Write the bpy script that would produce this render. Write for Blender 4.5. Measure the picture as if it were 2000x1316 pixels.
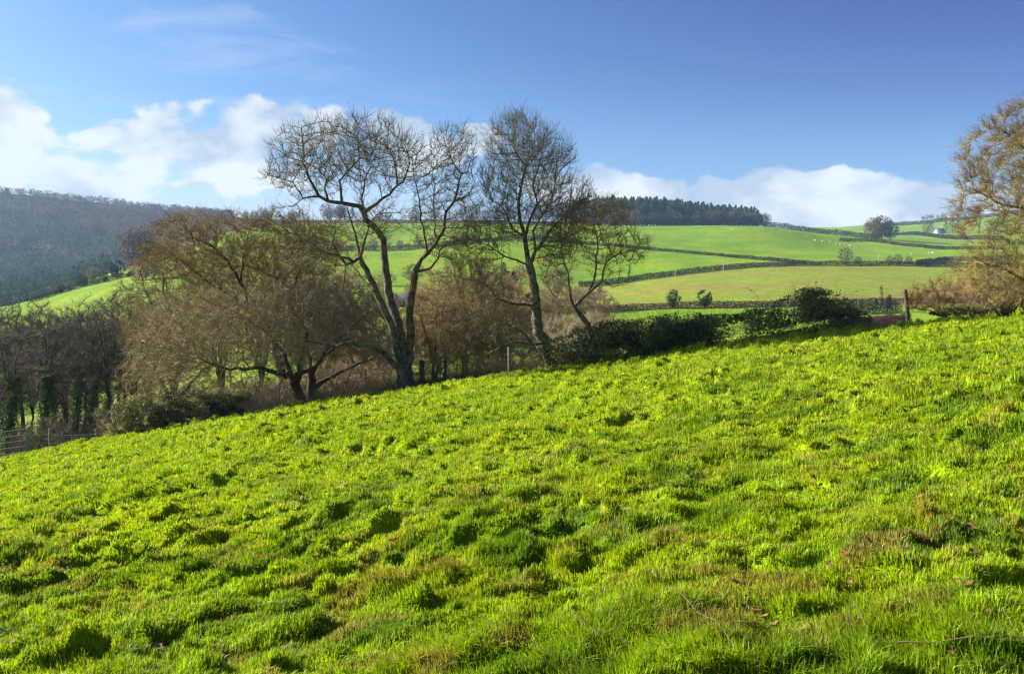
import bpy, math, random
import numpy as np
from mathutils import Vector
for o in list(bpy.data.objects): bpy.data.objects.remove(o)
S = bpy.context.scene; C = S.collection
R = math.radians
F = 1556.0; HZ = 560.0            # focal length and eye level of a 2000 px wide frame
# ---------------------------------------------------------------- camera
cam = bpy.data.cameras.new('camera'); camo = bpy.data.objects.new('camera', cam); C.objects.link(camo)
cam.sensor_width = 36.0; cam.lens = 36.0 * F / 2000.0
camo.location = (0, 0, 0); camo.rotation_euler = (R(90), 0, 0)
cam.shift_y = -(658 - HZ) / 2000.0
cam.clip_start = 0.1; cam.clip_end = 20000
S.camera = camo
# ---------------------------------------------------------------- sun and sky
SUN_AZ = -71.0; SUN_EL = 25.0
S.view_settings.view_transform = 'Standard'; S.view_settings.look = 'None'
S.view_settings.gamma = 1; S.view_settings.exposure = 1.75
sl = bpy.data.lights.new('sun', 'SUN'); sl.energy = 5.0; sl.angle = R(0.5); sl.color = (1.0, 0.93, 0.80)
so = bpy.data.objects.new('sun', sl); C.objects.link(so)
sd = Vector((math.sin(R(SUN_AZ)) * math.cos(R(SUN_EL)), math.cos(R(SUN_AZ)) * math.cos(R(SUN_EL)), math.sin(R(SUN_EL))))
so.rotation_euler = sd.to_track_quat('Z', 'Y').to_euler(); so.location = (0, 0, 60)
W = bpy.data.worlds.new('World'); S.world = W; W.use_nodes = True
nt = W.node_tree; nt.nodes.clear()
def N(t, tree=None, **k):
    n = (tree or nt).nodes.new(t)
    for a, b in k.items(): setattr(n, a, b)
    return n
def L(a, b, tree=None): (tree or nt).links.new(a, b)
def M(op, a, b=None, c=None, clamp=False, tree=None):
    n = N('ShaderNodeMath', tree, operation=op); n.use_clamp = clamp
    for i, v in enumerate((a, b, c)):
        if v is None: continue
        if isinstance(v, (int, float)): n.inputs[i].default_value = v
        else: L(v, n.inputs[i], tree)
    return n.outputs[0]
def SS(v, a, b, tree=None):
    n = N('ShaderNodeMapRange', tree, interpolation_type='SMOOTHSTEP'); L(v, n.inputs[0], tree)
    n.inputs[1].default_value = a; n.inputs[2].default_value = b
    return n.outputs[0]
def MIX(f, a, b, tree=None, mode='MIX'):
    n = N('ShaderNodeMix', tree, data_type='RGBA', blend_type=mode)
    for i, v in ((0, f), (6, a), (7, b)):
        if isinstance(v, (int, float, tuple)): n.inputs[i].default_value = v
        else: L(v, n.inputs[i], tree)
    return n.outputs[2]
sky = N('ShaderNodeTexSky', sky_type='NISHITA', sun_disc=False)
sky.sun_elevation = R(SUN_EL); sky.sun_rotation = R(SUN_AZ)
sky.air_density = 1.0; sky.dust_density = 0.6; sky.ozone_density = 3.0; sky.altitude = 100
tc = N('ShaderNodeTexCoord'); sp = N('ShaderNodeSeparateXYZ'); L(tc.outputs['Generated'], sp.inputs[0])
yy = M('MAXIMUM', sp.outputs[1], 0.02)
u = M('DIVIDE', sp.outputs[0], yy); v = M('DIVIDE', sp.outputs[2], yy)
front = SS(sp.outputs[1], 0.0, 0.15)
def noise(scale, detail, rough, off=(0, 0, 0), sx=1.0, sz=1.6, dist=0.0):
    mp = N('ShaderNodeMapping'); L(tc.outputs['Generated'], mp.inputs[0])
    mp.inputs['Scale'].default_value = (sx, sx, sz); mp.inputs['Location'].default_value = off
    t = N('ShaderNodeTexNoise'); L(mp.outputs[0], t.inputs[0])
    t.inputs['Scale'].default_value = scale; t.inputs['Detail'].default_value = detail
    t.inputs['Roughness'].default_value = rough; t.inputs['Distortion'].default_value = dist
    return t.outputs[0]
n1 = noise(7.0, 8, 0.52, (3.1, 0, 0.4)); n1s = noise(7.0, 5, 0.5, (3.14, 0, 0.345))
n2 = noise(22.0, 5, 0.5, (1, 2, 0))
def ell(px, row, rx, ry):
    a = M('DIVIDE', M('SUBTRACT', u, (px - 1000) / F), rx / F)
    b = M('DIVIDE', M('SUBTRACT', v, (HZ - row) / F), ry / F)
    return M('SUBTRACT', 1.0, M('ADD', M('MULTIPLY', a, a), M('MULTIPLY', b, b)))
E = None
for e in ((-60, 275, 180, 115), (120, 375, 430, 60), (230, 325, 330, 98), (500, 285, 300, 92), (700, 262, 165, 50), (935, 268, 40, 30),
          (1340, 392, 240, 62), (1620, 395, 240, 50), (1800, 385, 200, 52), (2080, 400, 260, 60), (1180, 385, 150, 55),
          (-500, 200, 400, 190), (2600, 330, 420, 90)):
    x = ell(*e); E = x if E is None else M('MAXIMUM', E, x)
Ec = M('MAXIMUM', E, -1.6)
dens = M('ADD', M('MULTIPLY', Ec, 0.42), M('MULTIPLY', M('SUBTRACT', n1, 0.5), 2.9))
dens = M('ADD', dens, M('MULTIPLY', M('SUBTRACT', n2, 0.5), 0.75))
cl = M('MULTIPLY', SS(dens, 0.0, 0.20), front)
# shade of the cloud from its own relief towards the light, with grey soft bellies
rel = M('MULTIPLY', M('SUBTRACT', n1, n1s), 5.5)
ng = noise(4.2, 4, 0.5, (7, 1, 2), sz=2.4)
lit = M('ADD', M('ADD', M('ADD', rel, M('MULTIPLY', M('SUBTRACT', n2, 0.5), 1.6)), 0.34), M('MULTIPLY', M('SUBTRACT', 0.5, ng), 3.4), clamp=True)
ccol = MIX(lit, (3.3, 3.65, 4.2, 1), (6.1, 6.05, 5.95, 1))
wis = noise(5.0, 7, 0.62, (0, 5, 1), sx=1.0, sz=4.5, dist=0.6)
wm = M('MULTIPLY', M('MULTIPLY', SS(wis, 0.50, 0.80), SS(u, 0.05, -0.5)), M('MULTIPLY', SS(v, 0.16, 0.22), SS(v, 0.45, 0.30)))
wm = M('MULTIPLY', M('MULTIPLY', wm, 0.55), front)
hs = N('ShaderNodeHueSaturation'); hs.inputs['Saturation'].default_value = 1.25; hs.inputs['Value'].default_value = 1.0
L(sky.outputs[0], hs.inputs['Color'])
# deeper blue away from the sun and upwards, painted in for polariser and lens vignetting
deep = M('MULTIPLY', SS(u, -0.75, 0.70), SS(v, 0.0, 0.38))
tint = MIX(deep, (0.92, 0.88, 0.94, 1), (0.015, 0.115, 0.54, 1))
skyb = MIX(1.0, hs.outputs[0], tint, mode='MULTIPLY')
skyb = MIX(M('MULTIPLY', M('MULTIPLY', SS(v, 0.21, 0.06), SS(u, 0.15, -0.3)), M('MULTIPLY', front, 0.65)), skyb, (4.7, 5.1, 5.7, 1))
skyc = MIX(wm, skyb, (4.4, 4.7, 5.3, 1))
skyc = MIX(M('MULTIPLY', cl, 0.95), skyc, ccol)
bg = N('ShaderNodeBackground'); L(skyc, bg.inputs[0]); bg.inputs[1].default_value = 0.05
ow = N('ShaderNodeOutputWorld'); L(bg.outputs[0], ow.inputs[0])
# ---------------------------------------------------------------- helpers
def rng(s): return np.random.default_rng(s)
def vnoise(x, y, seed=0):
    xi = np.floor(x).astype(np.int64); yi = np.floor(y).astype(np.int64); fx = x - xi; fy = y - yi
    fx = fx * fx * (3 - 2 * fx); fy = fy * fy * (3 - 2 * fy)
    def h(a, b):
        n = (a * 374761393 + b * 668265263 + seed * 1442695041) & 0xffffffff
        n = ((n ^ (n >> 13)) * 1274126177) & 0xffffffff
        n = ((n ^ (n >> 16)) * 2246822519) & 0xffffffff
        return ((n ^ (n >> 15)) & 0xffff) / 65535.0
    a = h(xi, yi); b = h(xi + 1, yi); c = h(xi, yi + 1); d = h(xi + 1, yi + 1)
    return (a + (b - a) * fx) * (1 - fy) + (c + (d - c) * fx) * fy
def fbm(x, y, seed=0, oct=4, g=0.5):
    s = 0; a = 1; t = 0
    for i in range(oct):
        s = s + a * vnoise(x * 2 ** i, y * 2 ** i, seed + i * 17); t += a; a *= g
    return s / t
def sstep(x, a, b):
    t = np.clip((x - a) / (b - a), 0, 1); return t * t * (3 - 2 * t)
def mesh(name, V, quads=None, tris=None, mat=None, col=None, parent=None, smooth=False):
    me = bpy.data.meshes.new(name); V = np.asarray(V, np.float32)
    q = np.zeros((0, 4), np.int32) if quads is None else np.asarray(quads, np.int32)
    t = np.zeros((0, 3), np.int32) if tris is None else np.asarray(tris, np.int32)
    loops = np.concatenate([q.ravel(), t.ravel()])
    tot = np.concatenate([np.full(len(q), 4, np.int32), np.full(len(t), 3, np.int32)])
    start = np.concatenate([[0], np.cumsum(tot)[:-1]]).astype(np.int32)
    me.vertices.add(len(V)); me.vertices.foreach_set('co', V.ravel())
    me.loops.add(len(loops)); me.loops.foreach_set('vertex_index', loops)
    me.polygons.add(len(tot)); me.polygons.foreach_set('loop_start', start)
    try: me.polygons.foreach_set('loop_total', tot)
    except Exception: pass
    if smooth: me.polygons.foreach_set('use_smooth', np.ones(len(tot), bool))
    me.update(calc_edges=True)
    if col is not None:
        a = me.color_attributes.new('col', 'FLOAT_COLOR', 'POINT')
        c = np.ones((len(V), 4), np.float32); c[:, :3] = col; a.data.foreach_set('color', c.ravel())
    if mat: me.materials.append(mat)
    o = bpy.data.objects.new(name, me); C.objects.link(o)
    if parent: o.parent = parent
    return o
def tag(o, label=None, cat=None, group=None, kind=None):
    if label: o['label'] = label
    if cat: o['category'] = cat
    if group: o['group'] = group
    if kind: o['kind'] = kind
    return o
def empty(name, loc=(0, 0, 0), rz=0):
    o = bpy.data.objects.new(name, None); C.objects.link(o); o.location = loc; o.rotation_euler = (0, 0, rz); return o
def copy_tree(o, parent=None):
    c = o.copy(); C.objects.link(c); c.parent = parent
    for ch in list(o.children): copy_tree(ch, c)
    return c
def mat(name, col=(0.1, 0.1, 0.1), col2=None, scale=4.0, rough=0.85, attr=False, transl=0.0, tcol=None, bump=0.0, bscale=20.0, var=0.25, spec=0.2, coords='Object', detail=4, lo=0.35, hi=0.65):
    m = bpy.data.materials.new(name); m.use_nodes = True; t = m.node_tree; t.nodes.clear()
    out = N('ShaderNodeOutputMaterial', t); p = N('ShaderNodeBsdfPrincipled', t)
    p.inputs['Roughness'].default_value = rough; p.inputs['Specular IOR Level'].default_value = spec
    tcn = N('ShaderNodeTexCoord', t); nz = N('ShaderNodeTexNoise', t); L(tcn.outputs[coords], nz.inputs[0], t)
    nz.inputs['Scale'].default_value = scale; nz.inputs['Detail'].default_value = detail
    f = SS(nz.outputs[0], lo, hi, t)
    if attr:
        at = N('ShaderNodeAttribute', t, attribute_name='col')
        k = M('ADD', M('MULTIPLY', f, 2 * var, tree=t), 1 - var, tree=t)
        cc = N('ShaderNodeVectorMath', t, operation='SCALE'); L(at.outputs['Color'], cc.inputs[0], t); L(k, cc.inputs['Scale'], t); c = cc.outputs[0]
    else:
        c2 = col2 or tuple(x * 0.6 for x in col)
        c = MIX(f, (*col, 1), (*c2, 1), t)
    L(c, p.inputs['Base Color'], t); sh = p.outputs[0]
    if bump:
        nb = N('ShaderNodeTexNoise', t); L(tcn.outputs[coords], nb.inputs[0], t); nb.inputs['Scale'].default_value = bscale; nb.inputs['Detail'].default_value = 5
        b = N('ShaderNodeBump', t); b.inputs['Strength'].default_value = bump; b.inputs['Distance'].default_value = 1.0 / bscale
        L(nb.outputs[0], b.inputs['Height'], t); L(b.outputs[0], p.inputs['Normal'], t)
    if transl:
        tr = N('ShaderNodeBsdfTranslucent', t)
        if tcol: 
            tm = MIX(1.0, c, (*tcol, 1), t, 'MULTIPLY'); L(tm, tr.inputs[0], t)
        else: L(c, tr.inputs[0], t)
        mx = N('ShaderNodeMixShader', t); mx.inputs[0].default_value = transl; L(sh, mx.inputs[1], t); L(tr.outputs[0], mx.inputs[2], t); sh = mx.outputs[0]
    L(sh, out.inputs[0], t); return m
# ---------------------------------------------------------------- terrain
PXE = np.array([-600, 0, 400, 800, 1200, 1600, 2000, 2600.]); DEE = np.array([34, 34, 34, 34, 32.2, 30.5, 29, 27.])
def De(px): return np.interp(px, PXE, DEE)
def near_base(x, y):
    D = np.maximum(y, 0); px = 1000 + F * x / np.maximum(y, 3.0)
    c = np.clip(1 - ((px - 900) / 1000) ** 2, 0, 1)
    return -1.6 + 0.153 * x - 0.075 * y + 0.40 * c * (D / 34) ** 2
def tuss(x, y):
    """tussocky relief of the pasture, metres"""
    wx = x + 0.35 * fbm(x * 1.3, y * 1.3, 5, 2); wy = y + 0.35 * fbm(x * 1.3 + 9, y * 1.3, 6, 2)
    a = fbm(wx * 2.3, wy * 2.9, 1, 4, 0.6); b = vnoise(wx * 3.7, wy * 4.6, 2); c = vnoise(wx * 6.3 + 7, wy * 7.5, 8); d = vnoise(wx * 1.4 + 2, wy * 1.8, 4)
    far = 1 + np.clip(y - 5, 0, 25) * 0.028 + np.clip((9 - y) / 6, 0, 1) * .25; patch = sstep(fbm(x * .35, y * .5, 15, 2), .3, .65)
    big = fbm(x * 0.28, y * 0.4, 3, 2)
    dim = sstep(vnoise(wx * 5.2 + 8, wy * 6.6, 14), .62, .80) * .045
    return ((a - 0.5) * 0.15 + np.maximum(b - 0.5, 0) ** 1.2 * 0.12 * (.35 + patch) + np.maximum(c - .45, 0) * .05 + sstep(vnoise(wx * 3.9 + 5, wy * 5.2, 12), .58, .74) * .060 * (.4 + patch) - sstep(vnoise(wx * 3.0 + 1, wy * 4.6, 13), .66, .82) * .06 + np.maximum(d - .66, 0) * .04 * patch) * far + dim + (big - 0.5) * 0.32 * np.clip(y / 10, 0, 1)
def near_z(x, y): return near_base(x, y) + tuss(x, y)
COLS = {
 -1400: [(60, 980), (120, 900), (250, 700), (400, 620), (700, 560), (1000, 470), (1500, 330), (2000, 300), (2700, 320)],
 -500: [(60, 960), (120, 880), (250, 690), (310, 640), (400, 655), (700, 600), (950, 540), (1500, 350), (1800, 345), (2700, 380)],
 0:    [(60, 935), (110, 860), (200, 720), (270, 632), (310, 596), (400, 640), (700, 592), (950, 545), (1500, 374), (1700, 378), (2700, 440)],
 150:  [(60, 900), (110, 830), (200, 690), (270, 600), (320, 560), (345, 562), (420, 546), (500, 590), (600, 590), (900, 545), (1500, 390), (1700, 395), (2700, 445)],
 300:  [(60, 870), (110, 790), (200, 650), (260, 572), (320, 535), (400, 513), (600, 520), (900, 500), (1500, 408), (1700, 410), (2700, 450)],
 420:  [(60, 845), (110, 760), (200, 640), (300, 545), (420, 500), (600, 465), (800, 450), (1500, 418), (1700, 420), (2700, 450)],
 560:  [(60, 820), (110, 730), (200, 620), (300, 545), (450, 487), (650, 440), (800, 430), (1500, 432), (2700, 455)],
 800:  [(60, 790), (100, 715), (160, 615), (200, 600), (300, 543), (440, 490), (560, 462), (720, 430), (850, 428), (1500, 440), (2700, 455)],
 1000: [(60, 760), (100, 690), (160, 622), (200, 605), (300, 548), (450, 470), (600, 450), (720, 434), (850, 432), (1500, 440), (2700, 455)],
 1150: [(60, 735), (90, 690), (150, 640), (185, 612), (290, 562), (330, 545), (470, 478), (600, 453), (720, 436), (850, 436), (1500, 445), (2700, 455)],
 1300: [(60, 705), (90, 672), (150, 640), (190, 602), (300, 542), (330, 532), (420, 492), (640, 446), (700, 441), (1000, 445), (1500, 448), (2700, 455)],
 1500: [(60, 690), (90, 662), (150, 634), (190, 600), (325, 523), (390, 506), (500, 477), (650, 443), (700, 439), (1000, 448), (1500, 448), (2700, 455)],
 1650: [(60, 672), (90, 650), (150, 630), (190, 598), (335, 520), (450, 500), (560, 478), (630, 463), (800, 466), (1000, 458), (1400, 444), (2700, 450)],
 1850: [(60, 650), (90, 640), (150, 620), (190, 600), (345, 522), (420, 505), (520, 489), (700, 472), (1000, 452), (1400, 430), (1600, 426), (2700, 440)],
 2000: [(60, 640), (90, 632), (150, 615), (190, 598), (345, 522), (520, 488), (700, 468), (1000, 445), (1400, 416), (1600, 412), (2700, 430)],
 2500: [(60, 600), (90, 600), (150, 600), (190, 590), (345, 520), (520, 485), (1000, 430), (1500, 400), (2700, 420)],
 3500: [(60, 540), (150, 540), (345, 500), (1000, 430), (1500, 400), (2700, 420)]}
gp = np.arange(-1400, 3501, 8.0); ND = 330
gd = np.exp(np.linspace(math.log(26.0), math.log(2700.0), ND))
cols = sorted(COLS); ZC = []
for c in cols:
    e = float(De(c)); ks = [(e + 1.5, None)] + COLS[c]
    x0 = (c - 1000) / F * e
    ze = float(near_base(np.array([x0]), np.array([e]))[0]) - 0.25
    d = [20, e] + [k[0] for k in COLS[c]]
    z = [ze - 0.4, ze - .1] + [(HZ - k[1]) / F * k[0] for k in COLS[c]]
    ZC.append(np.interp(gd, d, z))
ZC = np.array(ZC)
G = np.array([np.interp(gp, cols, ZC[:, j]) for j in range(ND)]).T       # [px, D]
def gauss(A, s, ax):
    k = np.arange(-int(3 * s), int(3 * s) + 1); w = np.exp(-k ** 2 / (2.0 * s * s)); w /= w.sum()
    P = [(0, 0), (0, 0)]; P[ax] = (len(k) // 2,) * 2; A2 = np.pad(A, P, mode='edge')
    return np.apply_along_axis(lambda r: np.convolve(r, w, 'valid'), ax, A2)
G = gauss(gauss(G, 5, 0), 2.2, 1)
PXg, Dg = np.meshgrid(gp, gd, indexing='ij'); Xg = (PXg - 1000) / F * Dg
G = G + (fbm(Xg / 60, Dg / 60, 40, 4) - 0.5) * np.clip((Dg - 60) / 300, 0, 1) * 5.0 * np.clip(Dg / 800, .25, 1.5)
# behind the edge of the pasture the far sheet must stay below it
edge = De(PXg); nb = near_base(Xg, Dg)
G = np.where(Dg < edge + 2.5, np.minimum(G, nb - 0.35), G)
def ground(px, D):
    px = np.atleast_1d(np.asarray(px, float)); D = np.atleast_1d(np.asarray(D, float))
    a = np.clip((px - gp[0]) / 8.0, 0, len(gp) - 1.001); b = np.clip((np.log(D) - math.log(26.0)) / (math.log(2700.0) - math.log(26.0)) * (ND - 1), 0, ND - 1.001)
    i = a.astype(int); j = b.astype(int); fa = a - i; fb = b - j
    return (G[i, j] * (1 - fb) + G[i, j + 1] * fb) * (1 - fa) + (G[i + 1, j] * (1 - fb) + G[i + 1, j + 1] * fb) * fa
def at(px, D, dz=0.0):
    px = float(px); D = float(D); x = (px - 1000) / F * D
    z = float(near_z(np.array([x]), np.array([D]))[0]) if D < De(px) + 1.0 else float(ground(px, D)[0])
    return (x, D, z + dz)
HEDGES = {   # (px, distance) along each hedge, height, width, colour, label
 'low': ([(1080, 182), (1200, 188), (1300, 190), (1500, 191), (1640, 193), (1760, 196), (1900, 200)], 1.7, 1.8, (0.05, 0.033, 0.022), 'low brown hedge along the bottom of the olive field, with two round bushes in it'),
 'mid': ([(1130, 282), (1190, 292), (1250, 303), (1330, 315), (1450, 330), (1560, 342), (1700, 346), (1850, 347), (2150, 350)], 2.4, 2.4, (0.045, 0.034, 0.022), 'thick dark hedge along the top edge of the olive field'),
 'upper': ([(1110, 478), (1200, 455), (1280, 432), (1400, 408), (1500, 382), (1575, 352)], 1.9, 2.0, (0.045, 0.036, 0.02), 'thin dark hedge slanting down right across the upper green fields to the thick hedge'),
 'left': ([(330, 470), (500, 455), (620, 440), (740, 445), (860, 452), (1000, 480), (1110, 478)], 2.8, 3.0, (0.07, 0.042, 0.032), 'broad purple brown hedge crossing the hillside behind the bare trees'),
# 'lefttop': ([(560, 610), (700, 590), (850, 600), (960, 640)], 1.8, 2.0, (0.05, 0.04, 0.026), 'thin hedge high on the hillside behind the tall multi-stemmed tree'),
# 'leftlow': ([(330, 330), (470, 310), (600, 300), (760, 300), (900, 296), (1020, 292), (1130, 290)], 2.2, 2.2, (0.06, 0.045, 0.03), 'dark hedge low on the hillside glimpsed through the bare trees'),
 'crest': ([(1490, 690), (1560, 670), (1620, 655), (1680, 640), (1720, 625)], 4.6, 4.5, (0.03, 0.034, 0.02), 'dark bushy hedge dropping along the skyline right of the conifer wood'),
 'rightA': ([(1640, 600), (1700, 600), (1790, 560), (1850, 530), (1960, 510)], 2.8, 2.5, (0.05, 0.045, 0.028), 'hedge below the round topped tree cluster, running right under a green field'),
 'rightB': ([(1730, 900), (1790, 840), (1860, 760), (1960, 700)], 4.5, 4.0, (0.045, 0.045, 0.028), 'dark hedge running down right from behind the round topped tree cluster'),
 'rightC': ([(1690, 1330), (1760, 1320), (1830, 1330), (1900, 1380), (2050, 1400)], 7, 6, (0.045, 0.042, 0.028), 'farthest hedge crossing the high field on the right skyline'),
 'rightD': ([(1790, 352), (1850, 390), (1960, 410), (2100, 415)], 2.6, 2.4, (0.05, 0.042, 0.028), 'short hedge branching off the thick dark hedge near the right hand tree'),
 'spur': ([(60, 303), (110, 312), (150, 322), (200, 330), (250, 335), (262, 345)], 2.2, 2.2, (0.05, 0.045, 0.03), 'dark hedge climbing the crest of the bright sloping field at far left'),
 'bank': ([(1668, 92), (1700, 100), (1735, 108), (1775, 120)], 1.6, 1.6, (0.11, 0.06, 0.045), 'short reddish brown clipped hedge just behind the leaning wooden post'),
 'bank2': ([(1600, 165), (1680, 168), (1760, 172)], 2.2, 1.8, (0.04, 0.035, 0.022), 'small dark hedge with upright saplings behind the bramble thicket'),
}
def field_col(px, D):
    px, D = np.broadcast_arrays(np.asarray(px, float), np.asarray(D, float)); x = (px - 1000) / F * D
    n = fbm(x / 22, D / 22, 60, 4); n2_ = fbm(x / 5, D / 9, 61, 3)[..., None]
    g1 = np.array([0.14, 0.255, 0.010]); g2 = np.array([0.19, 0.285, 0.012]); olive = np.array([0.20, 0.26, 0.025]); tan = np.array([0.24, 0.20, 0.045]); dk = np.array([0.045, 0.045, 0.02]); brown = np.array([0.07, 0.05, 0.03])
    def mx(a, b, t): t = np.asarray(t)[..., None]; return a * (1 - t) + b * t
    c = mx(g1, g2, sstep(n, .35, .65))
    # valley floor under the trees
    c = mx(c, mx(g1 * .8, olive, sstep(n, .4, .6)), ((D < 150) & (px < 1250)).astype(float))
    s = mx(olive, tan, sstep(fbm(x / 30, D / 7, 63, 4), .46, .64))
    m = np.interp(px, [1080, 1190, 1330, 1560, 1850, 2150], [280, 292, 315, 342, 347, 350])
    inf = (D > 188) & (D < m) & (px > 1000)
    c = mx(c, s, inf.astype(float) * 0.9)
    # wooded ridge floor
    w = ((D > 640) & (px < 430)) | ((D > 435) & (px < 240)) | ((D > 690) & (px >= 430) & (px < 1500) & (D < 1300))
    c = mx(c, brown, w.astype(float))
    far = (D > 640) & (px > 1520)
    c = mx(c, mx(g1, olive, sstep(n, .4, .6)), far.astype(float) * .6)
    return c * (0.86 + 0.28 * n2_)
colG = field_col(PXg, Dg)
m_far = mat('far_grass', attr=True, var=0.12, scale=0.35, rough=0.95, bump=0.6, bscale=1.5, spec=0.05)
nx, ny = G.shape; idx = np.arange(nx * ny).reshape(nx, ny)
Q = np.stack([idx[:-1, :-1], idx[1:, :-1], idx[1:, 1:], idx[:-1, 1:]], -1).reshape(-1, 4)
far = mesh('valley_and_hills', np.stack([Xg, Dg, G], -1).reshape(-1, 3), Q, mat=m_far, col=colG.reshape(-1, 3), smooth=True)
tag(far, kind='structure')
# near pasture sheet
np_ = np.arange(-900, 2901, 5.0); nd_ = np.exp(np.linspace(math.log(1.3), 0, 1)); 
T = np.linspace(0, 1, 420); PXn, Tn = np.meshgrid(np_, T, indexing='ij'); en = De(PXn) + 1.2
Dn = 1.6 * (en / 1.6) ** Tn; Xn = (PXn - 1000) / F * Dn; Zn = near_z(Xn, Dn)
Zn = Zn - sstep(Dn, en - 1.2, en + .2) * 0.6
def grass_col(x, y, seed=0):
    px = 1000 + F * x / np.maximum(y, 1.0)
    a = fbm(x * 0.7, y * 1.0, 21, 4, .6); b = fbm(x * 2.2, y * 2.8, 22, 3, .6); c = vnoise(x * 9, y * 9, 23)
    g = np.array([0.255, 0.385, 0.003]); yl = np.array([0.325, 0.415, 0.004]); st = np.array([0.30, 0.22, 0.05]); dg = np.array([0.120, 0.225, 0.004])
    def mx(p, q, t): t = t[..., None]; return p * (1 - t) + q * t
    col = mx(g, yl, sstep(a * .6 + b * .4, .42, .66))
    col = mx(col, dg, sstep(1 - b * .55 - vnoise(x * 1.3, y * 1.7, 24) * .45, .50, .70) * np.clip(.95 - (y - 4) * .02, .5, .95))
    nearf = np.clip((14 - y) / 9, 0, 1) * 0.75 + .10
    col = mx(col, st, sstep(fbm(x * 2.6 + 3, y * 3.3, 25, 4, .6), .56, .70) * nearf * .75)
    return col * (0.8 + 0.4 * c[..., None])
m_soil = mat('turf', attr=True, var=0.2, scale=9, rough=1.0, bump=0.8, bscale=30, spec=0.0)
gc = grass_col(Xn, Dn) * 0.62 + np.array([0.03, 0.025, 0.01]) * .4
i2 = np.arange(PXn.size).reshape(PXn.shape)
Q = np.stack([i2[:-1, :-1], i2[1:, :-1], i2[1:, 1:], i2[:-1, 1:]], -1).reshape(-1, 4)
tag(mesh('pasture_ground', np.stack([Xn, Dn, Zn], -1).reshape(-1, 3), Q, mat=m_soil, col=gc.reshape(-1, 3), smooth=True), kind='structure')
# plain continuation of the pasture beside and behind the camera
gx = np.linspace(-60, 60, 121); gy = np.linspace(-40, 24, 65); AX, AY = np.meshgrid(gx, gy, indexing='ij')
AZ = near_base(AX, AY) - 0.35; i3 = np.arange(AX.size).reshape(AX.shape)
Q = np.stack([i3[:-1, :-1], i3[1:, :-1], i3[1:, 1:], i3[:-1, 1:]], -1).reshape(-1, 4)
tag(mesh('pasture_ground_beyond', np.stack([AX, AY, AZ], -1).reshape(-1, 3), Q, mat=m_soil, col=grass_col(AX, AY).reshape(-1, 3) * .8, smooth=True), kind='structure')
# ---------------------------------------------------------------- grass blades
m_grass = mat('grass_blade', attr=True, var=0.1, scale=3, rough=0.55, transl=0.42, tcol=(1.15, 1.1, 0.8), spec=0.25)
def blades(n, seed, lo=1.9, pxr=(-260, 2260), fringe=False):
    r = rng(seed); px = r.uniform(*pxr, n); e = De(px) + .5
    D = lo * (e / lo) ** (r.random(n) ** 0.92)
    if fringe: D = e - r.random(n) * 1.4
    x = (px - 1000) / F * D; y = D; z = near_z(x, y)
    z = z - sstep(D, e - .7, e + .9) * .5
    t = tuss(x, y)
    h = (0.020 + 0.036 * r.random(n) + 0.055 * sstep(fbm(x * 1.3, y * 1.7, 31, 3), .5, .75)) * (1 + D / 60) * (1 + .45 * np.clip((7 - D) / 4, 0, 1))
    w = 0.0016 * (1 + D / 4.4) * (0.6 + 0.8 * r.random(n))
    az = r.uniform(0, 2 * np.pi, n); lean = r.uniform(0.1, 0.9, n) ** 1.2
    wa = fbm(x * 1.1, y * 1.1, 33, 2) * 12
    az = np.where(r.random(n) < .45, wa + r.normal(0, .5, n), az)
    dx = np.cos(az) * lean; dy = np.sin(az) * lean; ph = r.uniform(0, np.pi, n)
    sx = np.cos(ph) * w; sy = np.sin(ph) * w
    base = np.stack([x, y, z - .012], -1); s = np.stack([sx, sy, 0 * sx], -1)
    mid = base + np.stack([dx * h * .35, dy * h * .35, h * .62 + .012], -1)
    tip = base + np.stack([dx * h, dy * h, h * (1.05 - .45 * lean) + .012], -1)
    V = np.stack([base - s, base + s, mid + s * .8, mid - s * .8, tip], 1).reshape(-1, 3)
    k = np.arange(n)[:, None] * 5
    q = k + np.array([0, 1, 2, 3]); tr = k + np.array([3, 2, 4])
    c = grass_col(x, y) * (0.72 + 0.56 * r.random(n))[:, None]
    dead = r.random(n) < 0.05; c[dead] = np.array([0.32, 0.25, 0.09]) * (.6 + .6 * r.random(dead.sum()))[:, None]
    c = np.repeat(c, 5, 0); 
    return V, q, tr, c
V, q, t_, c = blades(1150000, 1)
V2, q2, t2, c2 = blades(70000, 2, fringe=True)
o = len(V)
tag(mesh('grass', np.concatenate([V, V2]), np.concatenate([q, q2 + o]), np.concatenate([t_, t2 + o]), m_grass, np.concatenate([c, c2])), 'lush tussocky yellow green pasture grass covering the foreground slope', 'grass', kind='stuff')
del V, V2, q, q2, t_, t2, c, c2
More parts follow.
